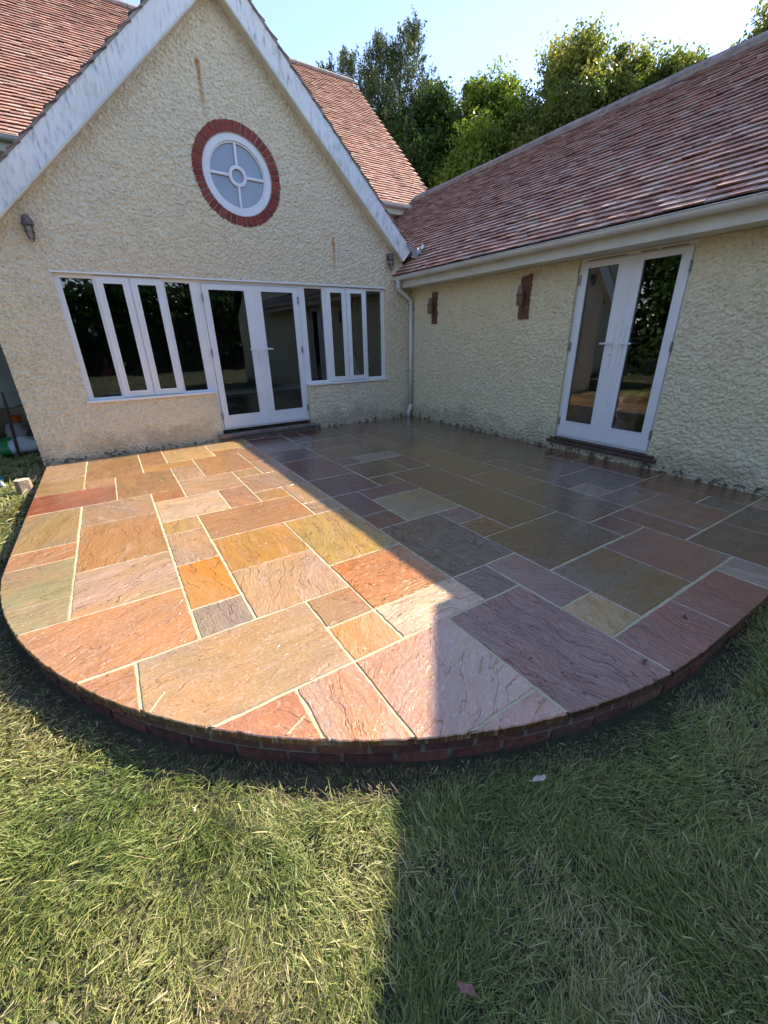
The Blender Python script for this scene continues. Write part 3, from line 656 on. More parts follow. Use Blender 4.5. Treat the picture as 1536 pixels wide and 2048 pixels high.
# ---- windows and doors (u, depth outward, z)
def joinery(T, kind, u0, u1, z0, z1, panes, casements=(), name='window', label=None):
    root = empty(name, (0, 0, 0)); root.parent = house
    if label: root['label'] = label
    holes = [rect(*p) for p in panes]+[rect(c[0]+.012, c[1]-.012, c[2]+.012, c[3]-.012) for c in casements]
    b = MB(); b.plate(rect(u0, u1, z0, z1), holes, -.030, -.10, T); b.build('frame', M['white'], root, bevel=.003)
    for p in panes: pane(T, p, root, -.058)
    for c in casements:
        gu0, gu1, gz0, gz1 = c[4:]
        b = MB(); b.plate(rect(*c[:4]), [rect(gu0, gu1, gz0, gz1)], -.008, -.029, T); b.build('casement', M['white'], root, bevel=.005)
        b = MB(); b.plate(rect(gu0-.02, gu1+.02, gz0-.02, gz1+.02), [rect(gu0+.004, gu1-.004, gz0+.004, gz1-.004)], -.0, -.0075, T); b.build('glazing_bead', M['white'], root, bevel=.002)
        pane(T, (gu0, gu1, gz0, gz1), root, -.018)
    return root
def pane(T, p, root, d, m='glass'):
    b = MB(); b.box(p[0]-.003, p[1]+.003, d-.004, d, p[2]-.003, p[3]+.003, T); return b.build('pane', M[m], root)
ZS, ZT = .762, 2.250
wl = joinery(TG, 'w', -5.303, -3.683, ZS, ZT, [(-5.24, -4.915, .79, 2.205), (-4.10, -3.785, .79, 2.205)],
    [(-4.885, -4.520, .775, 2.232, -4.81, -4.59, .845, 2.16), (-4.500, -4.128, .775, 2.232, -4.43, -4.208, .845, 2.16)], label='white window of four tall lights left of the french doors')
b = MB(); b.box(-5.33, -3.69, .045, -.05, .732, .7605, TG); b.build('sill', M['white'], wl, bevel=.004)
wr_ = joinery(TG, 'w', -2.187, -.587, ZS, ZT, [(-2.095, -1.79, .80, 2.21), (-.955, -.65, .80, 2.21)],
    [(-1.735, -1.368, .775, 2.235, -1.66, -1.443, .845, 2.165), (-1.352, -.985, .775, 2.235, -1.285, -1.055, .845, 2.165)], label='white window of four tall lights between the french doors and the corner')
b = MB(); b.box(-2.175, -.545, .045, -.05, .732, .7605, TG); b.build('sill', M['white'], wr_, bevel=.004)
b = MB(); b.box(-5.32, -.57, .022, -.03, 2.2515, 2.272, TG); b.build('head_drip', M['white'], wr_, bevel=.003)
def french(T, u0, u1, um, z0, z1, leaves, lab, hl, hr, hz):
    root = empty('french_doors', (0, 0, 0)); root.parent = house; root['label'] = lab
    b = MB(); b.plate([(u0, z0), (u0, z1), (u1, z1), (u1, z0), (u1-.035, z0), (u1-.035, z1-.038), (u0+.035, z1-.038), (u0+.035, z0)], [], -.030, -.10, T)
    b.box(u0+.035, u1-.035, -.03, -.10, z0, z0+.025, T); b.build('frame', M['white'], root, bevel=.003)
    for a0, a1, g0, g1, gz0, gz1 in leaves:
        b = MB(); b.plate(rect(a0, a1, z0+.030, z1-.043), [rect(g0, g1, gz0, gz1)], -.012, -.058, T); b.build('leaf', M['white'], root, bevel=.003)
        b = MB(); b.plate(rect(g0-.012, g1+.012, gz0-.012, gz1+.012), [rect(g0+.006, g1-.006, gz0+.006, gz1-.006)], -.006, -.0115, T); b.build('glazing_bead', M['white'], root, bevel=.002)
        pane(T, (g0, g1, gz0, gz1), root, -.03)
        hx = a0 if a0 < um-.2 else a1
        for z in (z0+.22, z0+1.15, z1-.22):
            b = MB(); s = -1 if hx == a0 else 1; b.box(hx-.006*s, hx+.016*s, -.002, -.0115, z-.05, z+.05, T); b.tube([T(hx+.004*s, .002, z-.05), T(hx+.004*s, .002, z+.05)], .007, 8); b.build('hinge', M['steel'], root)
    b = MB(); b.box(um-.012, um+.012, -.004, -.0115, z0+.035, z1-.05, T); b.build('meeting_strip', M['white'], root, bevel=.002)
    for hx, s in ((hl, -1), (hr, 1)):
        b = MB(); b.box(hx-.015, hx+.015, .002, -.0115, hz-.27, hz+.19, T)
        b.tube([T(hx, 0, hz), T(hx, .04, hz)], .011, 10); b.tube([T(hx, .04, hz), T(hx+s*.05, .045, hz-.002), T(hx+s*.125, .038, hz-.006)], [.012, .010, .009], 10)
        b.build('handle', M['white'], root, smooth=False)
    b = MB(); b.lathe([(.0, .0), (.007, 0), (.007, .004), (0, .004)], T(hl, .0025, hz-.13), (0, -1, 0) if T is TG else (-1, 0, 0), 12); b.build('keyhole', M['dark'], root)
    return root
d1 = french(TG, -3.682, -2.188, -2.897, .155, ZT, [(-3.642, -2.902, -3.56, -3.05, .375, 2.14), (-2.892, -2.228, -2.81, -2.30, .375, 2.14)],
       'white french doors in the gable wall between two windows', -2.965, -2.855, 1.34)
b = MB(); b.box(-3.78, -2.10, .11, -.09, .055, .105, TG); b.box(-3.74, -2.13, .07, -.09, -.03, .054, TG); b.build('threshold', M['wood'] if False else plain('stone_threshold', (.17, .13, .11), .7, .4, 16, .006), d1, bevel=.008)
d2 = french(TW, 3.362, 4.602, 3.998, .163, 2.266, [(3.40, 3.993, 3.475, 3.85, .385, 2.165), (4.003, 4.565, 4.105, 4.478, .385, 2.165)],
       'white french doors in the wing wall to the right', 3.93, 4.045, 1.35)
b = MB(); b.box(3.28, 4.71, .062, -.09, .085, .128, TW); b.box(3.30, 4.68, .02, -.09, .131, .160, TW); b.build('timber_sill', plain('dark_wet_timber', (.075, .045, .035), .5, .4, 14, .005), d2, bevel=.006)
b = MB()
for a, c in ((3.45, 3.90), (4.05, 4.22), (4.25, 4.5)): b.box(a, c, -.024, -.0299, 2.238, 2.246, TW)
b.build('trickle_vent', M['dark'], d2)
# ---- round window
rw = empty('round_window', (0, 0, 0)); rw.parent = house; rw['label'] = 'round white window ringed with red bricks high in the gable'
cu, cz = -2.92, 3.513
b = MB(); nb = 46
for k in range(nb):
    a0, a1 = 2*math.pi*(k+.07)/nb, 2*math.pi*(k+.93)/nb; r0, r1 = .462, .582+rnd.uniform(-.004, .004); dd = .018+rnd.uniform(-.002, .002)
    c = rnd.choice([(.27, .055, .04), (.31, .065, .045), (.24, .05, .035), (.29, .075, .05)])
    vs = []
    for d in (dd, -.06):
        for r, a in ((r0, a0), (r1, a0), (r1, a1), (r0, a1)): vs.append(TG(cu+r*math.cos(a), d, cz+r*math.sin(a)))
    b.add(vs, [(0, 1, 2, 3), (4, 7, 6, 5), (0, 4, 5, 1), (1, 5, 6, 2), (2, 6, 7, 3), (3, 7, 4, 0)], c)
b.build('brick_surround', M['brick'], rw, bevel=.003)
b = MB(); b.plate(circle(cu, cz, .578), [circle(cu, cz, .455)], .008, -.07, TG); b.build('surround_mortar', plain('pale_mortar', (.45, .36, .30), .9, .2, 40), rw)
b = MB(); b.plate(circle(cu, cz, .4545), [circle(cu, cz, .375)], -.006, -.08, TG)
b.build('frame', M['white'], rw, bevel=.006)
b = MB(); b.plate(circle(cu, cz, .3745), [circle(cu, cz, .355)], -.022, -.08, TG); b.build('inner_frame', M['white'], rw, bevel=.003)
b = MB(); b.plate(circle(cu, cz, .118, 40), [circle(cu, cz, .080, 40)], -.012, -.055, TG)
for a in (.0, .5, 1., 1.5):
    a = a*math.pi-.02; ca, sa = math.cos(a), math.sin(a); h = .0145
    vs = [TG(cu+r*ca-t*sa, d, cz+r*sa+t*ca) for d in (-.014, -.05) for r, t in ((.1185, -h), (.3545, -h), (.3545, h), (.1185, h))]
    b.add(vs, [(0, 1, 2, 3), (4, 7, 6, 5), (0, 4, 5, 1), (1, 5, 6, 2), (2, 6, 7, 3), (3, 7, 4, 0)])
b.build('glazing_bar', M['white'], rw, bevel=.003)
b = MB(); b.plate(circle(cu, cz, .3548), [], -.045, -.049, TG); b.build('pane', M['frost'], rw)
# ---- rooms behind the glass
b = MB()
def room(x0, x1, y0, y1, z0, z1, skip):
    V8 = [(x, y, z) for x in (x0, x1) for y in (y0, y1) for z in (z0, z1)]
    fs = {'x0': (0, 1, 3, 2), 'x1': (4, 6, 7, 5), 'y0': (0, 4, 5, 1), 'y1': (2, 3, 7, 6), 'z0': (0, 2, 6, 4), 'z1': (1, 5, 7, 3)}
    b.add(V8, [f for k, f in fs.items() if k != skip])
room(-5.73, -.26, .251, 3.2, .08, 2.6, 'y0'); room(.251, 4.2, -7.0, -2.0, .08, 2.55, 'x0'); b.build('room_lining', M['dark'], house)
b = MB(); b.box(-.50, -.262, .252, 1.3, .085, 2.5); b.box(-5.72, -.52, .102, .42, .68, .735); b.build('window_board', M['inwall'], house)
b = MB()
for y0, y1 in ((-4.62, -4.32),):
    n = 26
    vs = []
    for k in range(n+1):
        y = y0+(y1-y0)*k/n; x = .34+.03*math.sin(k*1.3)
        vs += [(x, y, .12), (x, y, 2.35)]
    b.add(vs, [(2*k, 2*k+1, 2*k+3, 2*k+2) for k in range(n)])
b.build('curtain', M['curtain'], house)

# ------------------------------------------------------------------ things on the walls
def bulkhead(x, z, lab):
    t = empty('wall_lamp', (x, 0, z), label=lab, cat='wall lamp', group='caged lamps on the gable wall')
    b = MB(); b.lathe([(0, 0), (.055, 0), (.055, .014), (.035, .022), (.03, .06), (0, .06)], (0, -.001, .075), (0, -1, 0), 20); b.build('mount', M['bronze'], t, smooth=False)
    b = MB(); b.lathe([(0, .125), (.028, .12), (.042, .10), (.047, .05), (.062, .045), (.062, .030), (.045, .025), (0, .025)], (0, -.085, 0), (0, 0, 1), 22); b.build('housing', M['bronze'], t, smooth=False)
    b = MB(); b.lathe([(.036, .03), (.036, -.06), (.033, -.085), (.022, -.105), (0, -.113)], (0, -.085, 0), (0, 0, 1), 20)
    b.build('glass_jar', LG, t, smooth=True)
    b = MB(); b.lathe([(0, .03), (.02, .03), (.022, -.02), (.012, -.04), (0, -.042)], (0, -.085, 0), (0, 0, 1), 14); b.build('bulb', M['inwall'], t, smooth=True)
    b = MB()
    for k in range(4):
        a = math.pi/4+k*math.pi/2; ca, sa = math.cos(a), math.sin(a)
        b.tube([(ca*.052, -.085+sa*.052, .03), (ca*.050, -.085+sa*.050, -.06), (ca*.040, -.085+sa*.040, -.10), (ca*.018, -.085+sa*.018, -.125), (0, -.085, -.13)], .0032, 6)
    for z_, r_2 in ((-.035, .052),): b.tube([(r_2*math.cos(2*math.pi*k/20), -.085+r_2*math.sin(2*math.pi*k/20), z_) for k in range(21)], .0032, 6)
    b.build('cage', M['bronze'], t); return t
def f_lg(t, b):
    out = t.nt.nodes['Material Output']; tr = t.n('ShaderNodeBsdfTransparent', i_Color=(.80, .80, .78, 1)); gl = t.n('ShaderNodeBsdfGlossy', i_Roughness=.08)
    df = t.n('ShaderNodeBsdfDiffuse', i_Color=(.6, .6, .6, 1)); m0 = t.n('ShaderNodeMixShader', i_0=.18, i_1=tr.outputs[0], i_2=df.outputs[0])
    m1 = t.n('ShaderNodeMixShader', i_0=t.n('ShaderNodeFresnel', i_IOR=1.5).outputs[0], i_1=m0.outputs[0], i_2=gl.outputs[0]); t.l(m1.outputs[0], out.inputs[0])
LG = mat('lamp_glass', f_lg)
bulkhead(-5.385, 2.665, 'bronze caged lamp on the gable wall above the left end of the long window')
bulkhead(-.505, 2.655, 'bronze caged lamp on the gable wall below the foot of the right bargeboard')
def sconce(y, z0, z1, wdt, seed, lab):
    r = random.Random(seed); t = empty('wall_light', (0, y, z0), label=lab, cat='wall light', group='lights on timber boards on the wing wall')
    h = z1-z0; b = MB(); n = 9; L, Rr = [], []
    for k in range(n+1):
        q = k/n; L.append((-wdt/2+r.uniform(-.003, .003), h*q)); Rr.append((wdt/2+r.uniform(-.006, .006)*(1.3 if wdt > .15 else .3), h*q+(.03 if k == n and wdt > .15 else 0)))
    b.plate(L[::-1]+Rr, [], .035, .0, lambda u, d, z: (-d, -u, z)); b.build('timber_board', M['wood'], t, bevel=.004)
    b = MB(); zc = h*.56; b.lathe([(0, .125), (.030, .12), (.050, .02), (.056, .015), (.056, .0), (.050, -.005), (.044, -.12), (.040, -.12), (.044, -.01), (0, 0)], (-.115, .0, zc), (0, 0, 1), 24)
    b.tube([(-.115, 0, zc+.02), (-.034, 0, zc+.02)], .012, 8); b.build('lamp_cup', M['copper'], t)
    b = MB(); b.tube([(-.115+.056*math.cos(2*math.pi*k/24), .056*math.sin(2*math.pi*k/24), zc+.008) for k in range(25)], .006, 6); b.build('band', M['bronze'], t)
    b = MB(); b.tube([(-.036, 0, h*.16), (-.06, 0, h*.2), (-.05, 0, h*.32)], .006, 6); b.box(-.05, -.035, -.025, .025, h*.2, h*.23); b.build('bracket', M['bronze'], t)
sconce(-.70, 1.67, 2.16, .13, 1, 'light on a narrow red timber board beside the white downpipe')
sconce(-2.62, 1.66, 2.17, .17, 2, 'light on a wider red timber board left of the wing french doors')

# ------------------------------------------------------------------ on the window boards
t = empty('model_yacht', (-1.12, .28, .737), label='model sailing boat with white sails standing inside the window right of the french doors', cat='model boat')
sail = plain('sail_cloth', (.75, .77, .72), .8, .05, 5); 
b = MB(); b.plate([(-.13, .0), (.12, 0), (.16, .05), (-.15, .05)], [], .025, -.025, lambda u, d, z: (u, d, z)); b.build('hull', M['wood'], t, bevel=.01)
b = MB(); b.plate([(-.15, .08), (-.01, .10), (-.005, .46)], [], .003, -.003, lambda u, d, z: (u, d, z)); b.build('sail', sail, t)
b = MB(); b.plate([(.01, .09), (.13, .09), (.012, .44)], [], .003, -.003, lambda u, d, z: (u, d, z)); b.build('sail', sail, t)
b = MB(); b.tube([(0, 0, .04), (0, 0, .5)], .004, 6); b.build('mast', M['wood'], t)
def pot(x, y, h, c1, c2, lab, seed, n=26):
    r = random.Random(seed); t = empty('flower_vase', (x, y, .737), label=lab, cat='vase of flowers')
    b = MB(); b.lathe([(0, 0), (.035, 0), (.045, h*.2), (.03, h*.42), (.038, h*.45), (0, h*.45)], n=18); b.build('vase', plain('vase_glaze', c1, .3, .2, 20), t, smooth=True)
    b = MB()
    for k in range(n):
        a, rr, hh = r.uniform(0, 6.28), r.uniform(.0, .075), h*r.uniform(.55, 1.); p = Vector((rr*math.cos(a), rr*math.sin(a), hh)); b.tube([(0, 0, h*.4), p], .0025, 4)
        for q in range(6):
            d = Vector((r.gauss(0, 1), r.gauss(0, 1), r.gauss(0, 1))).normalized()*.022; e = d.orthogonal().normalized()*.012; b.add([p, p+d+e, p+d*1.6, p+d-e], [(0, 1, 2, 3)])
    b.build('flowers', plain('petals', c2, .7, .4, 40), t)
pot(-.84, .30, .42, (.25, .04, .04), (.45, .5, .38), 'red vase of pale flowers inside the rightmost window light', 4)
pot(-5.02, .34, .44, (.12, .12, .14), (.30, .07, .06), 'dark vase of red flowers inside the leftmost window light', 8)
t = empty('storage_tin', (-4.98, .2, .737), label='small pale green tin inside the bottom of the leftmost window light', cat='tin')
b = MB(); b.box(-.07, .07, -.04, .04, 0, .07); b.build('body', plain('tin_paint', (.35, .45, .42), .4), t, bevel=.004); b = MB(); b.box(-.073, .073, -.043, .043, .0705, .09); b.build('lid', plain('tin_lid_paint', (.55, .62, .6), .4), t, bevel=.003)

# ------------------------------------------------------------------ clutter at the left side of the house
t = empty('timber_log', (-6.14, -.70, -.165), label='short split log standing on the lawn beside the patio corner', cat='log')
b = MB(); r = random.Random(3); prof = [(-.075, -.03), (-.02, -.085), (.07, -.05), (.085, .03), (.02, .075), (-.06, .05)]
rings = []
for k in range(5): rings += [(x*(1-.03*k)+r.uniform(-.003, .003), y*(1-.03*k)+r.uniform(-.003, .003)-.006*k, .05*k*.92) for x, y in prof]
m = len(prof); b.add(rings, [(i*m+j, i*m+(j+1) % m, (i+1)*m+(j+1) % m, (i+1)*m+j) for i in range(4) for j in range(m)]); b.build('bark', plain('log_side', (.34, .25, .18), .85, .5, 18, .01), t)
b = MB(); b.add([(x*.89, y*.89-.024, .185) for x, y in prof]+[(x*.88, y*.88-.024, .188) for x, y in prof], [tuple(range(m)), tuple(range(m, 2*m))]+[(j, (j+1) % m, m+(j+1) % m, m+j) for j in range(m)]); b.build('cut_end', plain('log_end', (.50, .40, .30), .8, .2, 30, .003), t)
t = empty('garden_tool', (-6.45, -.10, -.13), label='teal plastic hand tool with a pale tip lying on the lawn left of the log', cat='hand tool')
b = MB(); b.lathe([(0, -.13), (.035, -.12), (.05, -.05), (.045, .0), (.03, .03)], (0, 0, .02), (.25, -1, -.15), 14); b.build('body', plain('teal_plastic', (.02, .16, .20), .4), t, smooth=True)
b = MB(); b.lathe([(.022, .03), (.02, .14), (.03, .16), (0, .165)], (0, 0, .02), (.25, -1, -.15), 12); b.build('tip', plain('pale_plastic', (.45, .47, .48), .5), t, smooth=True)
def blobby(name, cx, cy, cz, sx, sy, sz, m, seed, amp=.12, parent=None, n=28, **k):
    b = MB(); r = random.Random(seed); ph = [r.uniform(0, 6) for _ in range(8)]
    vs = []; ny = n//2
    for j in range(ny+1):
        th = math.pi*j/ny
        for i in range(n):
            a = 2*math.pi*i/n; x, y, z = math.sin(th)*math.cos(a), math.sin(th)*math.sin(a), math.cos(th)
            q = 1+amp*(math.sin(4*x+ph[0])*math.sin(5*y+ph[1])+.6*math.sin(11*x+ph[2]+3*z)*math.sin(9*y+ph[3])+.4*math.sin(19*x+ph[4])*math.cos(17*y+7*z))
            sq = lambda u, e: math.copysign(abs(u)**e, u)
            vs.append((cx+sx*sq(x, .75)*q, cy+sy*sq(y, .75)*q, cz+sz*sq(z, .8)*q))
    b.add(vs, [(j*n+i, j*n+(i+1) % n, (j+1)*n+(i+1) % n, (j+1)*n+i) for j in range(ny) for i in range(n)])
    return b.build(name, m, parent, smooth=True, **k)
def f_bag(t, b):
    v = t.obj(); n = t.noise(v, 3.2, 3)
    o = t.xyz(v); g = t.m('ADD', t.m('MULTIPLY', t.m('ABSOLUTE', t.m('ADD', o[0], .02)), 2.6), t.m('MULTIPLY', n, .9))
    t.l(t.mix(t.ramp(g, [(.72, 1.), (.78, 0.)]), (.55, .60, .62), (.02, .20, .06)), b.inputs['Base Color']); b.inputs['Roughness'].default_value = .35
    t.l(t.bump(t.noise(v, 14, 5), .8, .03), b.inputs['Normal'])
bag = blobby('compost_bag', 0, 0, 0, .50, .36, .13, mat('bag_plastic', f_bag), 5, .14, label='white plastic bag with a green patch lying in the shade by the house side', cat='plastic bag')
bag.location = (-6.62, 1.85, -.04)
t = empty('canvas_shelter', (-6.6, 1.6, -.165), label='grey canvas sheet hung over dark timber posts beside the house', cat='shelter')
b = MB(); n = 22; vs = []
for i in range(n+1):
    x = -1.1+1.68*i/n
    for j in range(9): z = .86+.10*math.cos((x-.1)*2.6)*(1-j/8)*-1+1.15*j/8; vs.append((x, -.1+.035*math.sin(x*17+j*.3)+.02*math.sin(x*41), z))
b.add(vs, [(i*9+j, i*9+j+1, i*9+j+10, i*9+j+9) for i in range(n) for j in range(8)]); b.build('canvas', plain('grey_canvas', (.20, .235, .215), .8, .15, 6, .004), t, smooth=True)
b = MB(); b.tube([(-1.1+1.68*i/n, -.105, .86-.10*math.cos((-1.1+1.68*i/n-.1)*2.6)) for i in range(n+1)], .014, 6); b.build('hem', M['dark'], t)
for a, c_, nm in (((.13, -.12, 0), (.22, -.1, 1.0), 'post'), ((-.9, -.1, 0), (-.9, -.1, 1.0), 'post'), ((.12, .3, 0), (.62, .25, .95), 'brace'), ((.62, .3, 0), (.3, .3, 1.0), 'brace')):
    b = MB(); b.tube([a, c_], .022, 8); b.build(nm, plain('brown_timber', (.09, .05, .035), .7, .3, 20), t)
sack = blobby('grey_sack', 0, 0, 0, .16, .14, .24, plain('sack_cloth', (.30, .27, .27), .8, .3, 12, .01), 11, .08, label='upright grey sack between the canvas shelter posts', cat='sack'); sack.location = (-6.46, 2.05, .08)
t = empty('orange_bucket', (-6.44, 2.06, .31), label='small orange tub resting on the grey sack', cat='tub')
b = MB(); b.lathe([(0, 0), (.06, 0), (.085, .10), (.09, .10), (.09, .11), (.08, .11), (.058, .01), (0, .01)], n=20); b.build('tub', plain('orange_plastic', (.65, .12, .02), .5), t, smooth=False)
b = MB(); b.tube([(.088*math.cos(a), .0, .10+.05*math.sin(a)) for a in [math.pi*k/10 for k in range(11)]], .004, 6); b.build('handle', M['steel'], t)

# ------------------------------------------------------------------ ground
GZ = -.168
g = MB(); g.add([(-250, -250, GZ), (250, -250, GZ), (250, 250, GZ), (-250, 250, GZ)], [(0, 1, 2, 3)]); g.build('lawn', M['soil'], None, kind='structure', label='soil and turf of the garden lawn')
rng = np.random.default_rng(5)
def vnoise(x, y, s, seed):
    r = np.random.default_rng(seed); G = r.random((256, 256)); x = np.asarray(x)*s+100; y = np.asarray(y)*s+100
    xi, yi = np.floor(x).astype(int), np.floor(y).astype(int); fx, fy = x-xi, y-yi; fx = fx*fx*(3-2*fx); fy = fy*fy*(3-2*fy)
    g_ = lambda a, b: G[a % 256, b % 256]
    return (g_(xi, yi)*(1-fx)+g_(xi+1, yi)*fx)*(1-fy)+(g_(xi, yi+1)*(1-fx)+g_(xi+1, yi+1)*fx)*fy
def inside_patio(x, y, off=0.):
    r = np.hypot(x-CX, y-CY); ins = (r < RR+off) & (y < CY+.3)
    ins |= (x > -5.965-off) & (y > CY) ; ins |= (x > CX+.6) & (y > CY-RR*.975-off)
    return ins
def grass(n, xr, yr, dens, lmin, lmax, wd, seed, name, lab):
    g = np.random.default_rng(seed)
    x = g.uniform(*xr, n); y = g.uniform(*yr, n)
    d = np.sqrt((x-CAM.x)**2+(y-CAM.y)**2+1.5**2)
    keep = (g.random(n) < dens(x, y, d)) & ~inside_patio(x, y, .015)
    rim = np.abs(np.hypot(x-CX, y-CY)-RR)
    edge = np.where(y < CY, rim, np.abs(x+5.965))
    bare = np.clip(1-(edge-.01-.10*vnoise(x, y, 3.1, 3))/.08, 0, 1)          # worn soil along the new brickwork
    bare = np.where(x > CX+.3, bare*.45, bare)
    keep &= g.random(n) > bare*.6
    keep &= g.random(n) < np.clip(.35+1.5*vnoise(x, y, 13, 51)-.35*vnoise(x, y, 2.5, 52), .12, 1)
    keep &= ~((x > -6.0) & (y > -.0))
    x, y, d = x[keep], y[keep], d[keep]; bare = bare[keep]; n = len(x)
    flow = vnoise(x, y, 1.7, 11)*7.0+vnoise(x, y, 5.5, 12)*2.2+2.2
    tuft = vnoise(x, y, 9, 21); patch = vnoise(x, y, 1.3, 31)*.6+vnoise(x, y, 4.5, 32)*.4
    ang = flow+g.normal(0, .8, n); lean = np.clip(g.normal(1.12, .24, n)-.25*(tuft > .72), .2, 1.5)
    L = g.uniform(lmin, lmax, n)*np.clip(g.lognormal(-.12, .38, n), .35, 2.)*(.6+.6*tuft)*(1-.45*bare); W = wd*np.clip(g.lognormal(-.1, .42, n), .35, 2.6)*np.clip(d/2.2, .9, 3.5)
    dx, dy = np.cos(ang), np.sin(ang); sx, sy = -dy, dx
    tw = g.normal(0, .5, n); sx2, sy2 = sx*np.cos(tw), sy*np.cos(tw); sz2 = np.sin(tw)
    hz = GZ-.005+.028*vnoise(x, y, 6, 41)+.03*g.random(n)**2
    P = np.zeros((n, 7, 3), np.float32); bend = g.normal(.35, .3, n)
    for k, (t, wf) in enumerate(((0, .8), (.38, 1.), (.74, .75), (1., 0))):
        le = lean+bend*t; r_h = L*t*np.sin(np.clip(lean+bend*t*.5, 0, 1.65)); r_v = L*t*np.cos(np.clip(lean+bend*t*.6, 0, 1.56))
        px, py, pz = x+dx*r_h, y+dy*r_h, hz+r_v
        if k < 3:
            for q, s in ((0, -1), (1, 1)): P[:, 2*k+q, 0] = px+s*sx2*W*wf*.5; P[:, 2*k+q, 1] = py+s*sy2*W*wf*.5; P[:, 2*k+q, 2] = pz+s*sz2*W*wf*.5
        else: P[:, 6, 0] = px; P[:, 6, 1] = py; P[:, 6, 2] = pz
    inp = inside_patio(P[:, 6, 0], P[:, 6, 1], .0)
    P = P[~inp]; keep2 = ~inp; n = len(P)
    base = (np.arange(n)*7)[:, None]
    loops = np.concatenate([base+np.array([[0, 1, 3, 2]]), base+np.array([[2, 3, 5, 4]]), base+np.array([[4, 5, 6]])], 1).ravel().astype(np.int32)
    tot = np.tile(np.array([4, 4, 3], np.int32), n); start = np.concatenate([[0], np.cumsum(tot)[:-1]]).astype(np.int32)
    me = bpy.data.meshes.new(name); me.vertices.add(7*n); me.vertices.foreach_set('co', P.ravel()); me.loops.add(len(loops)); me.loops.foreach_set('vertex_index', loops)
    me.polygons.add(3*n); me.polygons.foreach_set('loop_start', start); me.polygons.foreach_set('loop_total', tot); me.update(calc_edges=True)
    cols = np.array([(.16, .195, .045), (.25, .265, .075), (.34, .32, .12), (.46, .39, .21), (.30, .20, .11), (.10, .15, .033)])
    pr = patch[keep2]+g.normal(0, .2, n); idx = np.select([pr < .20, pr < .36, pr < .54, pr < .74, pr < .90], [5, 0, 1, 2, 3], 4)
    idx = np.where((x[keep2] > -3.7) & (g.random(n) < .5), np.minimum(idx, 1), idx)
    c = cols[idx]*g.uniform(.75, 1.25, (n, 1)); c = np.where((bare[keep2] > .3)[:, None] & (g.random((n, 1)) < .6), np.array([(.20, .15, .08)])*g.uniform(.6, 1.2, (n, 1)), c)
    C4 = np.ones((n, 7, 4), np.float32); C4[:, :, :3] = c[:, None, :]; C4[:, :2, :3] *= .8; C4[:, 6, :3] *= 1.1  # blade roots darkened: shade low in the turf put into the tint
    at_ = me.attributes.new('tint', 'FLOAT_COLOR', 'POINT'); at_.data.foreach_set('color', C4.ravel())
    me.materials.append(M['grass']); o = bpy.data.objects.new(name, me); col.objects.link(o); tag(o, label=lab, kind='stuff'); return n
N1 = grass(1500000, (-7.6, .2), (-7.9, -3.3), lambda x, y, d: np.clip((1.9/d)**1.4, 0, 1), .02, .062, .0024, 1, 'grass', 'long flattened yellow green grass around the patio')
N2 = grass(420000, (-11, -5.9), (-3.3, 5.0), lambda x, y, d: np.clip((3.2/d)**1.5, .1, 1)*np.where(x > -8.2, 1, .25), .04, .09, .0032, 2, 'grass', 'grass running past the left side of the house')
N3 = grass(120000, (-30, 3), (-34, -7.9), lambda x, y, d: np.clip((3./d)**.8, .1, 1), .05, .11, .006, 3, 'grass', 'grass of the open garden away from the patio')
print('blades', N1, N2, N3)
# fallen leaves and twigs
def fallen(x, y, z, s, c, lab, seed, cat='fallen leaf', nm='fallen_leaf', mat_=None):
    r = random.Random(seed); b = MB(); n = 12; vs = [(0, 0, .004)]
    for k in range(n): a = 2*math.pi*k/n; q = s*(.55+.45*abs(math.cos(a)))*r.uniform(.85, 1.1); vs.append((q*math.cos(a), .55*q*math.sin(a), .006*math.cos(3*a)+.004))
    b.add(vs, [(0, 1+k, 1+(k+1) % n) for k in range(n)])
    b.tube([(-s, 0, .003), (-s*1.5, .006, .0)], .0012, 5)
    o = b.build(nm, plain('leaf_'+str(seed), c, .6, .25, 60), None, label=lab, cat=cat); o.location = (x, y, z); o.rotation_euler = (r.uniform(-.3, .3), r.uniform(-.3, .3), r.uniform(0, 6)); return o
fallen(-3.98, -6.25, -.095, .028, (.50, .40, .33), 'pale dry leaf on the shaded grass in front of the patio', 51)
fallen(-4.59, -6.50, -.095, .026, (.30, .13, .11), 'reddish leaf on the shaded grass nearest the bottom edge', 52)
fallen(-5.10, -5.63, -.115, .011, (.60, .56, .46), 'small pale leaf on the sunlit grass', 53)
for x, y, a, lab in ((-2.635, -6.15, .7, 'short dark twig on the reddish slab near the right edge of the patio'), (-3.164, -6.20, .2, 'tiny dark twig at the curved front edge of the patio')):
    b = MB(); b.tube([(-.022, 0, .006), (0, .004, .010), (.024, -.003, .006)], [.003, .0045, .003], 6); b.tube([(0, .004, .01), (.008, .014, .008)], .002, 5)
    o = b.build('twig', M['bark'], None, label=lab, cat='twig'); o.location = (x, y, 0.001); o.rotation_euler = (0, 0, a)

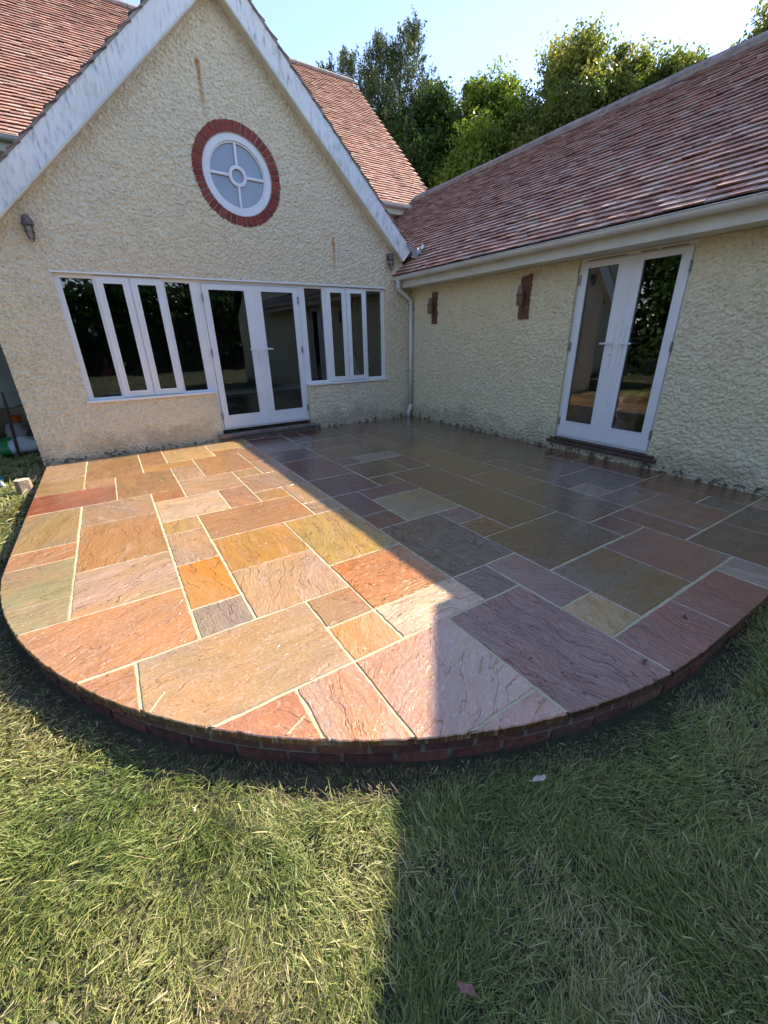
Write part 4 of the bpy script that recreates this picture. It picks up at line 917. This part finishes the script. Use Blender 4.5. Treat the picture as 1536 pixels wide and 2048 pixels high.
# ------------------------------------------------------------------ trees
def leaves_mesh(name, cen, nrm, size, colr, m, parent, aspect=.55):
    n = len(cen); g = np.random.default_rng(len(cen)+7)
    a = np.cross(nrm, g.normal(size=(n, 3))); a /= np.linalg.norm(a, axis=1, keepdims=True)+1e-9; b_ = np.cross(nrm, a)
    s = size[:, None]
    P = np.stack([cen-a*s*.5, cen-b_*s*aspect*.5+a*s*.05, cen+a*s*.5, cen+b_*s*aspect*.5+a*s*.05], 1).astype(np.float32)
    me = bpy.data.meshes.new(name); me.vertices.add(4*n); me.vertices.foreach_set('co', P.ravel()); me.loops.add(4*n); me.loops.foreach_set('vertex_index', np.arange(4*n, dtype=np.int32))
    me.polygons.add(n); me.polygons.foreach_set('loop_start', np.arange(0, 4*n, 4, dtype=np.int32)); me.polygons.foreach_set('loop_total', np.full(n, 4, np.int32)); me.update(calc_edges=True)
    C = np.ones((n, 4), np.float32); C[:, :3] = colr; at_ = me.attributes.new('tint', 'FLOAT_COLOR', 'FACE'); at_.data.foreach_set('color', C.ravel())
    me.materials.append(m); o = bpy.data.objects.new(name, me); col.objects.link(o); o.parent = parent; return o
def tree(x, y, h, blobs, seed, cols, lab, nsub=26, nleaf=70, lsize=.16, subr=.55, name='broadleaf_tree', trunk=.22, top=None, lift=0.):
    g = np.random.default_rng(seed); root = empty(name, (x, y, GZ), label=lab, cat='tree')
    b = MB(); b.tube([(0, 0, -.1), (.05, .03, h*.25), (-.05, .02, h*.5), (.0, .0, h*.72)], [trunk, trunk*.8, trunk*.55, trunk*.3], 9)
    C, Nn, Sz, Cl = [], [], [], []
    cols = np.array(cols)
    for bx, by, bz, br in blobs:
        b.tube([(0, 0, h*.30+.1*bz), (bx*.5, by*.5, bz*.72+.05), (bx, by, bz)], [trunk*.32, trunk*.2, trunk*.07], 6)
        dirs = g.normal(size=(nsub, 3)); dirs /= np.linalg.norm(dirs, axis=1, keepdims=True)
        rad = br*(g.random(nsub)**.5)*.98
        sc_ = np.array([bx, by, bz])+dirs*rad[:, None]*np.array([1, 1, .9])
        for s in sc_[::3]: b.tube([(bx, by, bz), tuple(s)], [trunk*.07, trunk*.02], 4, cap=False)
        for s in sc_:
            m_ = int(nleaf*g.uniform(.5, 1.3)); rr = subr*g.uniform(.55, 1.15)
            q = np.clip(g.normal(size=(m_, 3)), -1.9, 1.9)*np.array([.46, .46, .4])*rr; q[:, 2] += lift*rr*g.random(m_)
            C.append(s+q); nn = g.normal(size=(m_, 3))+np.array([0, 0, .6]); Nn.append(nn/np.linalg.norm(nn, axis=1, keepdims=True))
            Sz.append(lsize*g.uniform(.6, 1.3, m_)); cc = cols[g.integers(len(cols))]*g.uniform(.8, 1.2); Cl.append(cc*g.uniform(.8, 1.25, (m_, 1)))
    b.build('trunk', M['bark'], root, smooth=True)
    leaves_mesh('crown', np.concatenate(C), np.concatenate(Nn), np.concatenate(Sz), np.concatenate(Cl), M['leaf'], root)
    return root
def mkcrown(seed, w, d, h0, h1, n, rmin, rmax, flat=.3):
    r = random.Random(seed); out = []
    for k in range(n):
        a = r.uniform(0, 6.28); q = math.sqrt(r.random()); top = h1-(h1-h0)*flat*q*q; br = r.uniform(rmin, rmax)
        z = h0+(top-h0)*(r.random() if k % 2 else r.uniform(.8, 1.)); out.append((q*w*math.cos(a), q*d*math.sin(a), z-br*.85, br))
    return out
def mkblobs(seed, w, d, h0, h1, n, rmin, rmax, shape=1.):
    r = random.Random(seed); out = []
    for k in range(n):
        t = (k+.5)/n; z = h0+(h1-h0)*t; wid = math.sin(math.pi*min(1, (.25+.75*t))**shape)**.6 if t < .98 else .2
        a = r.uniform(0, 6.28); q = r.uniform(.35, 1.)*wid; br = r.uniform(rmin, rmax)*(1-.35*t)
        out.append((q*w*math.cos(a), q*d*math.sin(a), z-br*.5, br))
    return out
GD = [(.045, .085, .022), (.065, .11, .026), (.035, .07, .022)]
GB = [(.15, .21, .035), (.19, .25, .045), (.11, .17, .03)]
GO = [(.12, .155, .035), (.17, .19, .045), (.22, .22, .06), (.08, .115, .028)]
# conifer with upswept ragged sprays
def conifer(x, y, h, w, seed, lab, n=900):
    g = np.random.default_rng(seed); root = empty('conifer_tree', (x, y, GZ), label=lab, cat='tree')
    b = MB(); b.tube([(0, 0, -.1), (.05, 0, h*.5), (0, .05, h*.93)], [.25, .14, .03], 8)
    for lx, ly, lh in ((.7, -.5, .98), (-.6, .4, .93), (.2, .8, .9)): b.tube([(0, 0, h*.45), (lx*.8, ly*.8, h*.7), (lx, ly, h*lh)], [.1, .07, .015], 6)
    C, Nn, Sz, Cl = [], [], [], []; leaders = [(0, 0, .97), (1.0, -.7, 1.0), (-.9, .6, .93), (.3, 1., .93), (1.8, -1.1, .85), (-1.6, 1.1, .90), (.5, -.3, .95)]
    base = np.array([(.05, .08, .032), (.075, .105, .038), (.11, .125, .045)])
    for k in range(n):
        lx, ly, lt = leaders[g.integers(len(leaders))]; t = g.random()**.75; z = h*lt*(.18+.82*t); wr2 = w*(1-t)**.7*.8+.22
        a = g.uniform(0, 6.28); q = wr2*g.uniform(.15, 1.); s = np.array([lx*(.35+.65*t)+q*math.cos(a)*.9, ly*(.35+.65*t)+q*math.sin(a)*.9, z])
        L = g.uniform(.5, 1.15)*(.55+.6*(1-t)); dr = np.array([math.cos(a)*.75, math.sin(a)*.75, g.uniform(.35, 1.1)]); dr /= np.linalg.norm(dr)
        if t > .93: dr = np.array([g.normal(0, .2), g.normal(0, .2), 1]); L *= 1.2
        m_ = 46; tt = g.random(m_)**.8; sp = (1-tt)*.20+.03
        C.append(s+dr*L*tt[:, None]+g.normal(size=(m_, 3))*sp[:, None]*.55); nn = g.normal(size=(m_, 3)); Nn.append(nn/np.linalg.norm(nn, axis=1, keepdims=True))
        Sz.append(g.uniform(.07, .17, m_)); Cl.append(base[g.integers(3)]*g.uniform(.75, 1.3, (m_, 1)))
    b.build('trunk', M['bark'], root, smooth=True)
    leaves_mesh('crown', np.concatenate(C), np.concatenate(Nn), np.concatenate(Sz), np.concatenate(Cl), M['needle'], root, .22)
conifer(5.9, 10.2, 11.6, 3.7, 4, 'dark ragged conifer rising behind the rear roof, leftmost of the trees', 3300)
tree(7.8, 9.4, 10.3, mkcrown(2, 2.0, 2.0, 3.5, 10.8, 28, .8, 1.25, .35), 12, GD, 'tall dark green tree between the conifer and the bright green tree', 28, 190, .125, .5)
tree(8.7, 7.4, 9.6, mkcrown(5, 2.1, 1.9, 3.0, 10.3, 32, .75, 1.15, .35), 14, GB, 'bright yellow green tree above the end of the wing ridge', 28, 190, .125, .48)
tree(11.4, 4.6, 10.0, mkcrown(8, 2.9, 2.9, 4.0, 10.8, 42, .75, 1.2, .25), 15, GO, 'broad olive green tree spreading above the middle of the wing roof', 26, 190, .125, .5)
tree(10.4, 6.6, 8.6, mkcrown(23, 1.9, 1.9, 3.0, 9.3, 24, .75, 1.2), 25, GO, 'rounded olive green tree between the bright green tree and the broad one', 26, 180, .125, .5)
tree(13.4, 3.6, 8.8, mkcrown(27, 2.6, 2.6, 3.4, 9.2, 26, .8, 1.2), 26, GD, 'darker tree low behind the right half of the wing roof', 24, 150, .13, .55)
tree(12.6, 2.2, 9.4, mkcrown(19, 1.5, 1.5, 4.5, 10.0, 18, .7, 1.1, .3), 16, GO, 'olive green tree behind the wing roof, right of the broad one', 26, 180, .125, .48)
tree(14.0, .5, 9.2, mkcrown(10, 1.2, 1.2, 4.5, 10.9, 18, .6, .95, .3), 17, GO, 'thin green tree at the top right corner above the wing roof', 24, 170, .125, .45)
# low hedge-like trees far behind to close the gap under the crowns
for k, (x, y, h) in enumerate(((8.5, 14.5, 7.2), (12.5, 12, 7.), (17, 9.5, 6.5), (19.5, 4, 7.0))):
    tree(x, y, h, mkblobs(40+k, 2.4, 2.4, 1.5, h, 12, 1.2, 1.7), 60+k, GD, ['dark tree in the gap behind the conifer', 'dark tree seen through the bright green tree', 'dark tree far behind the wing ridge', 'dark tree far beyond the right end of the wing'][k], 22, 55, .26, .8)
# garden boundary behind the camera, seen in the window panes
for k, (x, y, h) in enumerate(((-22, -24, 9), (-16, -27, 11), (-10, -25, 10), (-4, -28, 12), (2, -25, 9.5), (-24, -15, 9), (-24, -6, 8), (-22, 3, 9))):
    tree(x, y, h, mkblobs(80+k, 3.0, 3.0, 1.4, h, 14, 1.7, 2.5), 90+k, GD, 'dark tree on the far side of the garden, mirrored in the window panes', 18, 40, .42, 1.1, trunk=.3)['group'] = 'trees on the far side of the garden'
tree(-15, 1.5, 9, mkblobs(31, 2.6, 2.6, 1.2, 9, 18, 1.2, 1.8), 35, GD, 'dark tree west of the house, nearest the house', 26, 80, .25, .8, trunk=.3)
tree(-17, -3.5, 10, mkblobs(32, 2.8, 2.8, 1.2, 10, 18, 1.3, 1.9), 36, GD, 'dark tree west of the lawn beside the hedge', 26, 80, .25, .8, trunk=.3)
tree(-7.5, 2.75, 2.3, [(0, 0, 1.1, .6), (.3, .1, 1.6, .5), (-.4, 0, 1.5, .5), (0, -.1, .6, .6)], 33, GD, 'leafy shrub behind the grey canvas at the left edge', 20, 60, .09, .3, name='garden_shrub', trunk=.05)['category'] = 'shrub'

def hedge(x0, y0, x1, y1, h, lab, seed, n=26000):
    g = np.random.default_rng(seed); o = empty('garden_hedge', (x0, y0, GZ), label=lab, cat='hedge'); L = math.hypot(x1-x0, y1-y0); ux, uy = (x1-x0)/L, (y1-y0)/L
    t = g.uniform(0, L, n); z = g.random(n)**.8*h*(.8+.35*vnoise(t, t*0, .35, seed)); d = g.normal(0, .5, n)
    leaves_mesh('foliage', np.stack([ux*t-uy*d, uy*t+ux*d, z], 1), (lambda q: q/np.linalg.norm(q, axis=1, keepdims=True))(g.normal(size=(n, 3))), g.uniform(.25, .5, n), np.array([(.035, .07, .02)])*g.uniform(.6, 1.4, (n, 1)), M['leaf'], o)
    b = MB(); b.obox((-uy*-.3, ux*-.3, 0), (ux*L, uy*L, 0), (-uy*.6, ux*.6, 0), (0, 0, h*.75)); b.build('hedge_core', M['bark'], o)  # solid box added inside the leaves to stop the view through
hedge(-28, -22, 9, -22, 4.2, 'long dark hedge across the south end of the garden', 71)
hedge(-26, -22, -26, 8, 3.6, 'long dark hedge down the west side of the garden', 72, 20000)
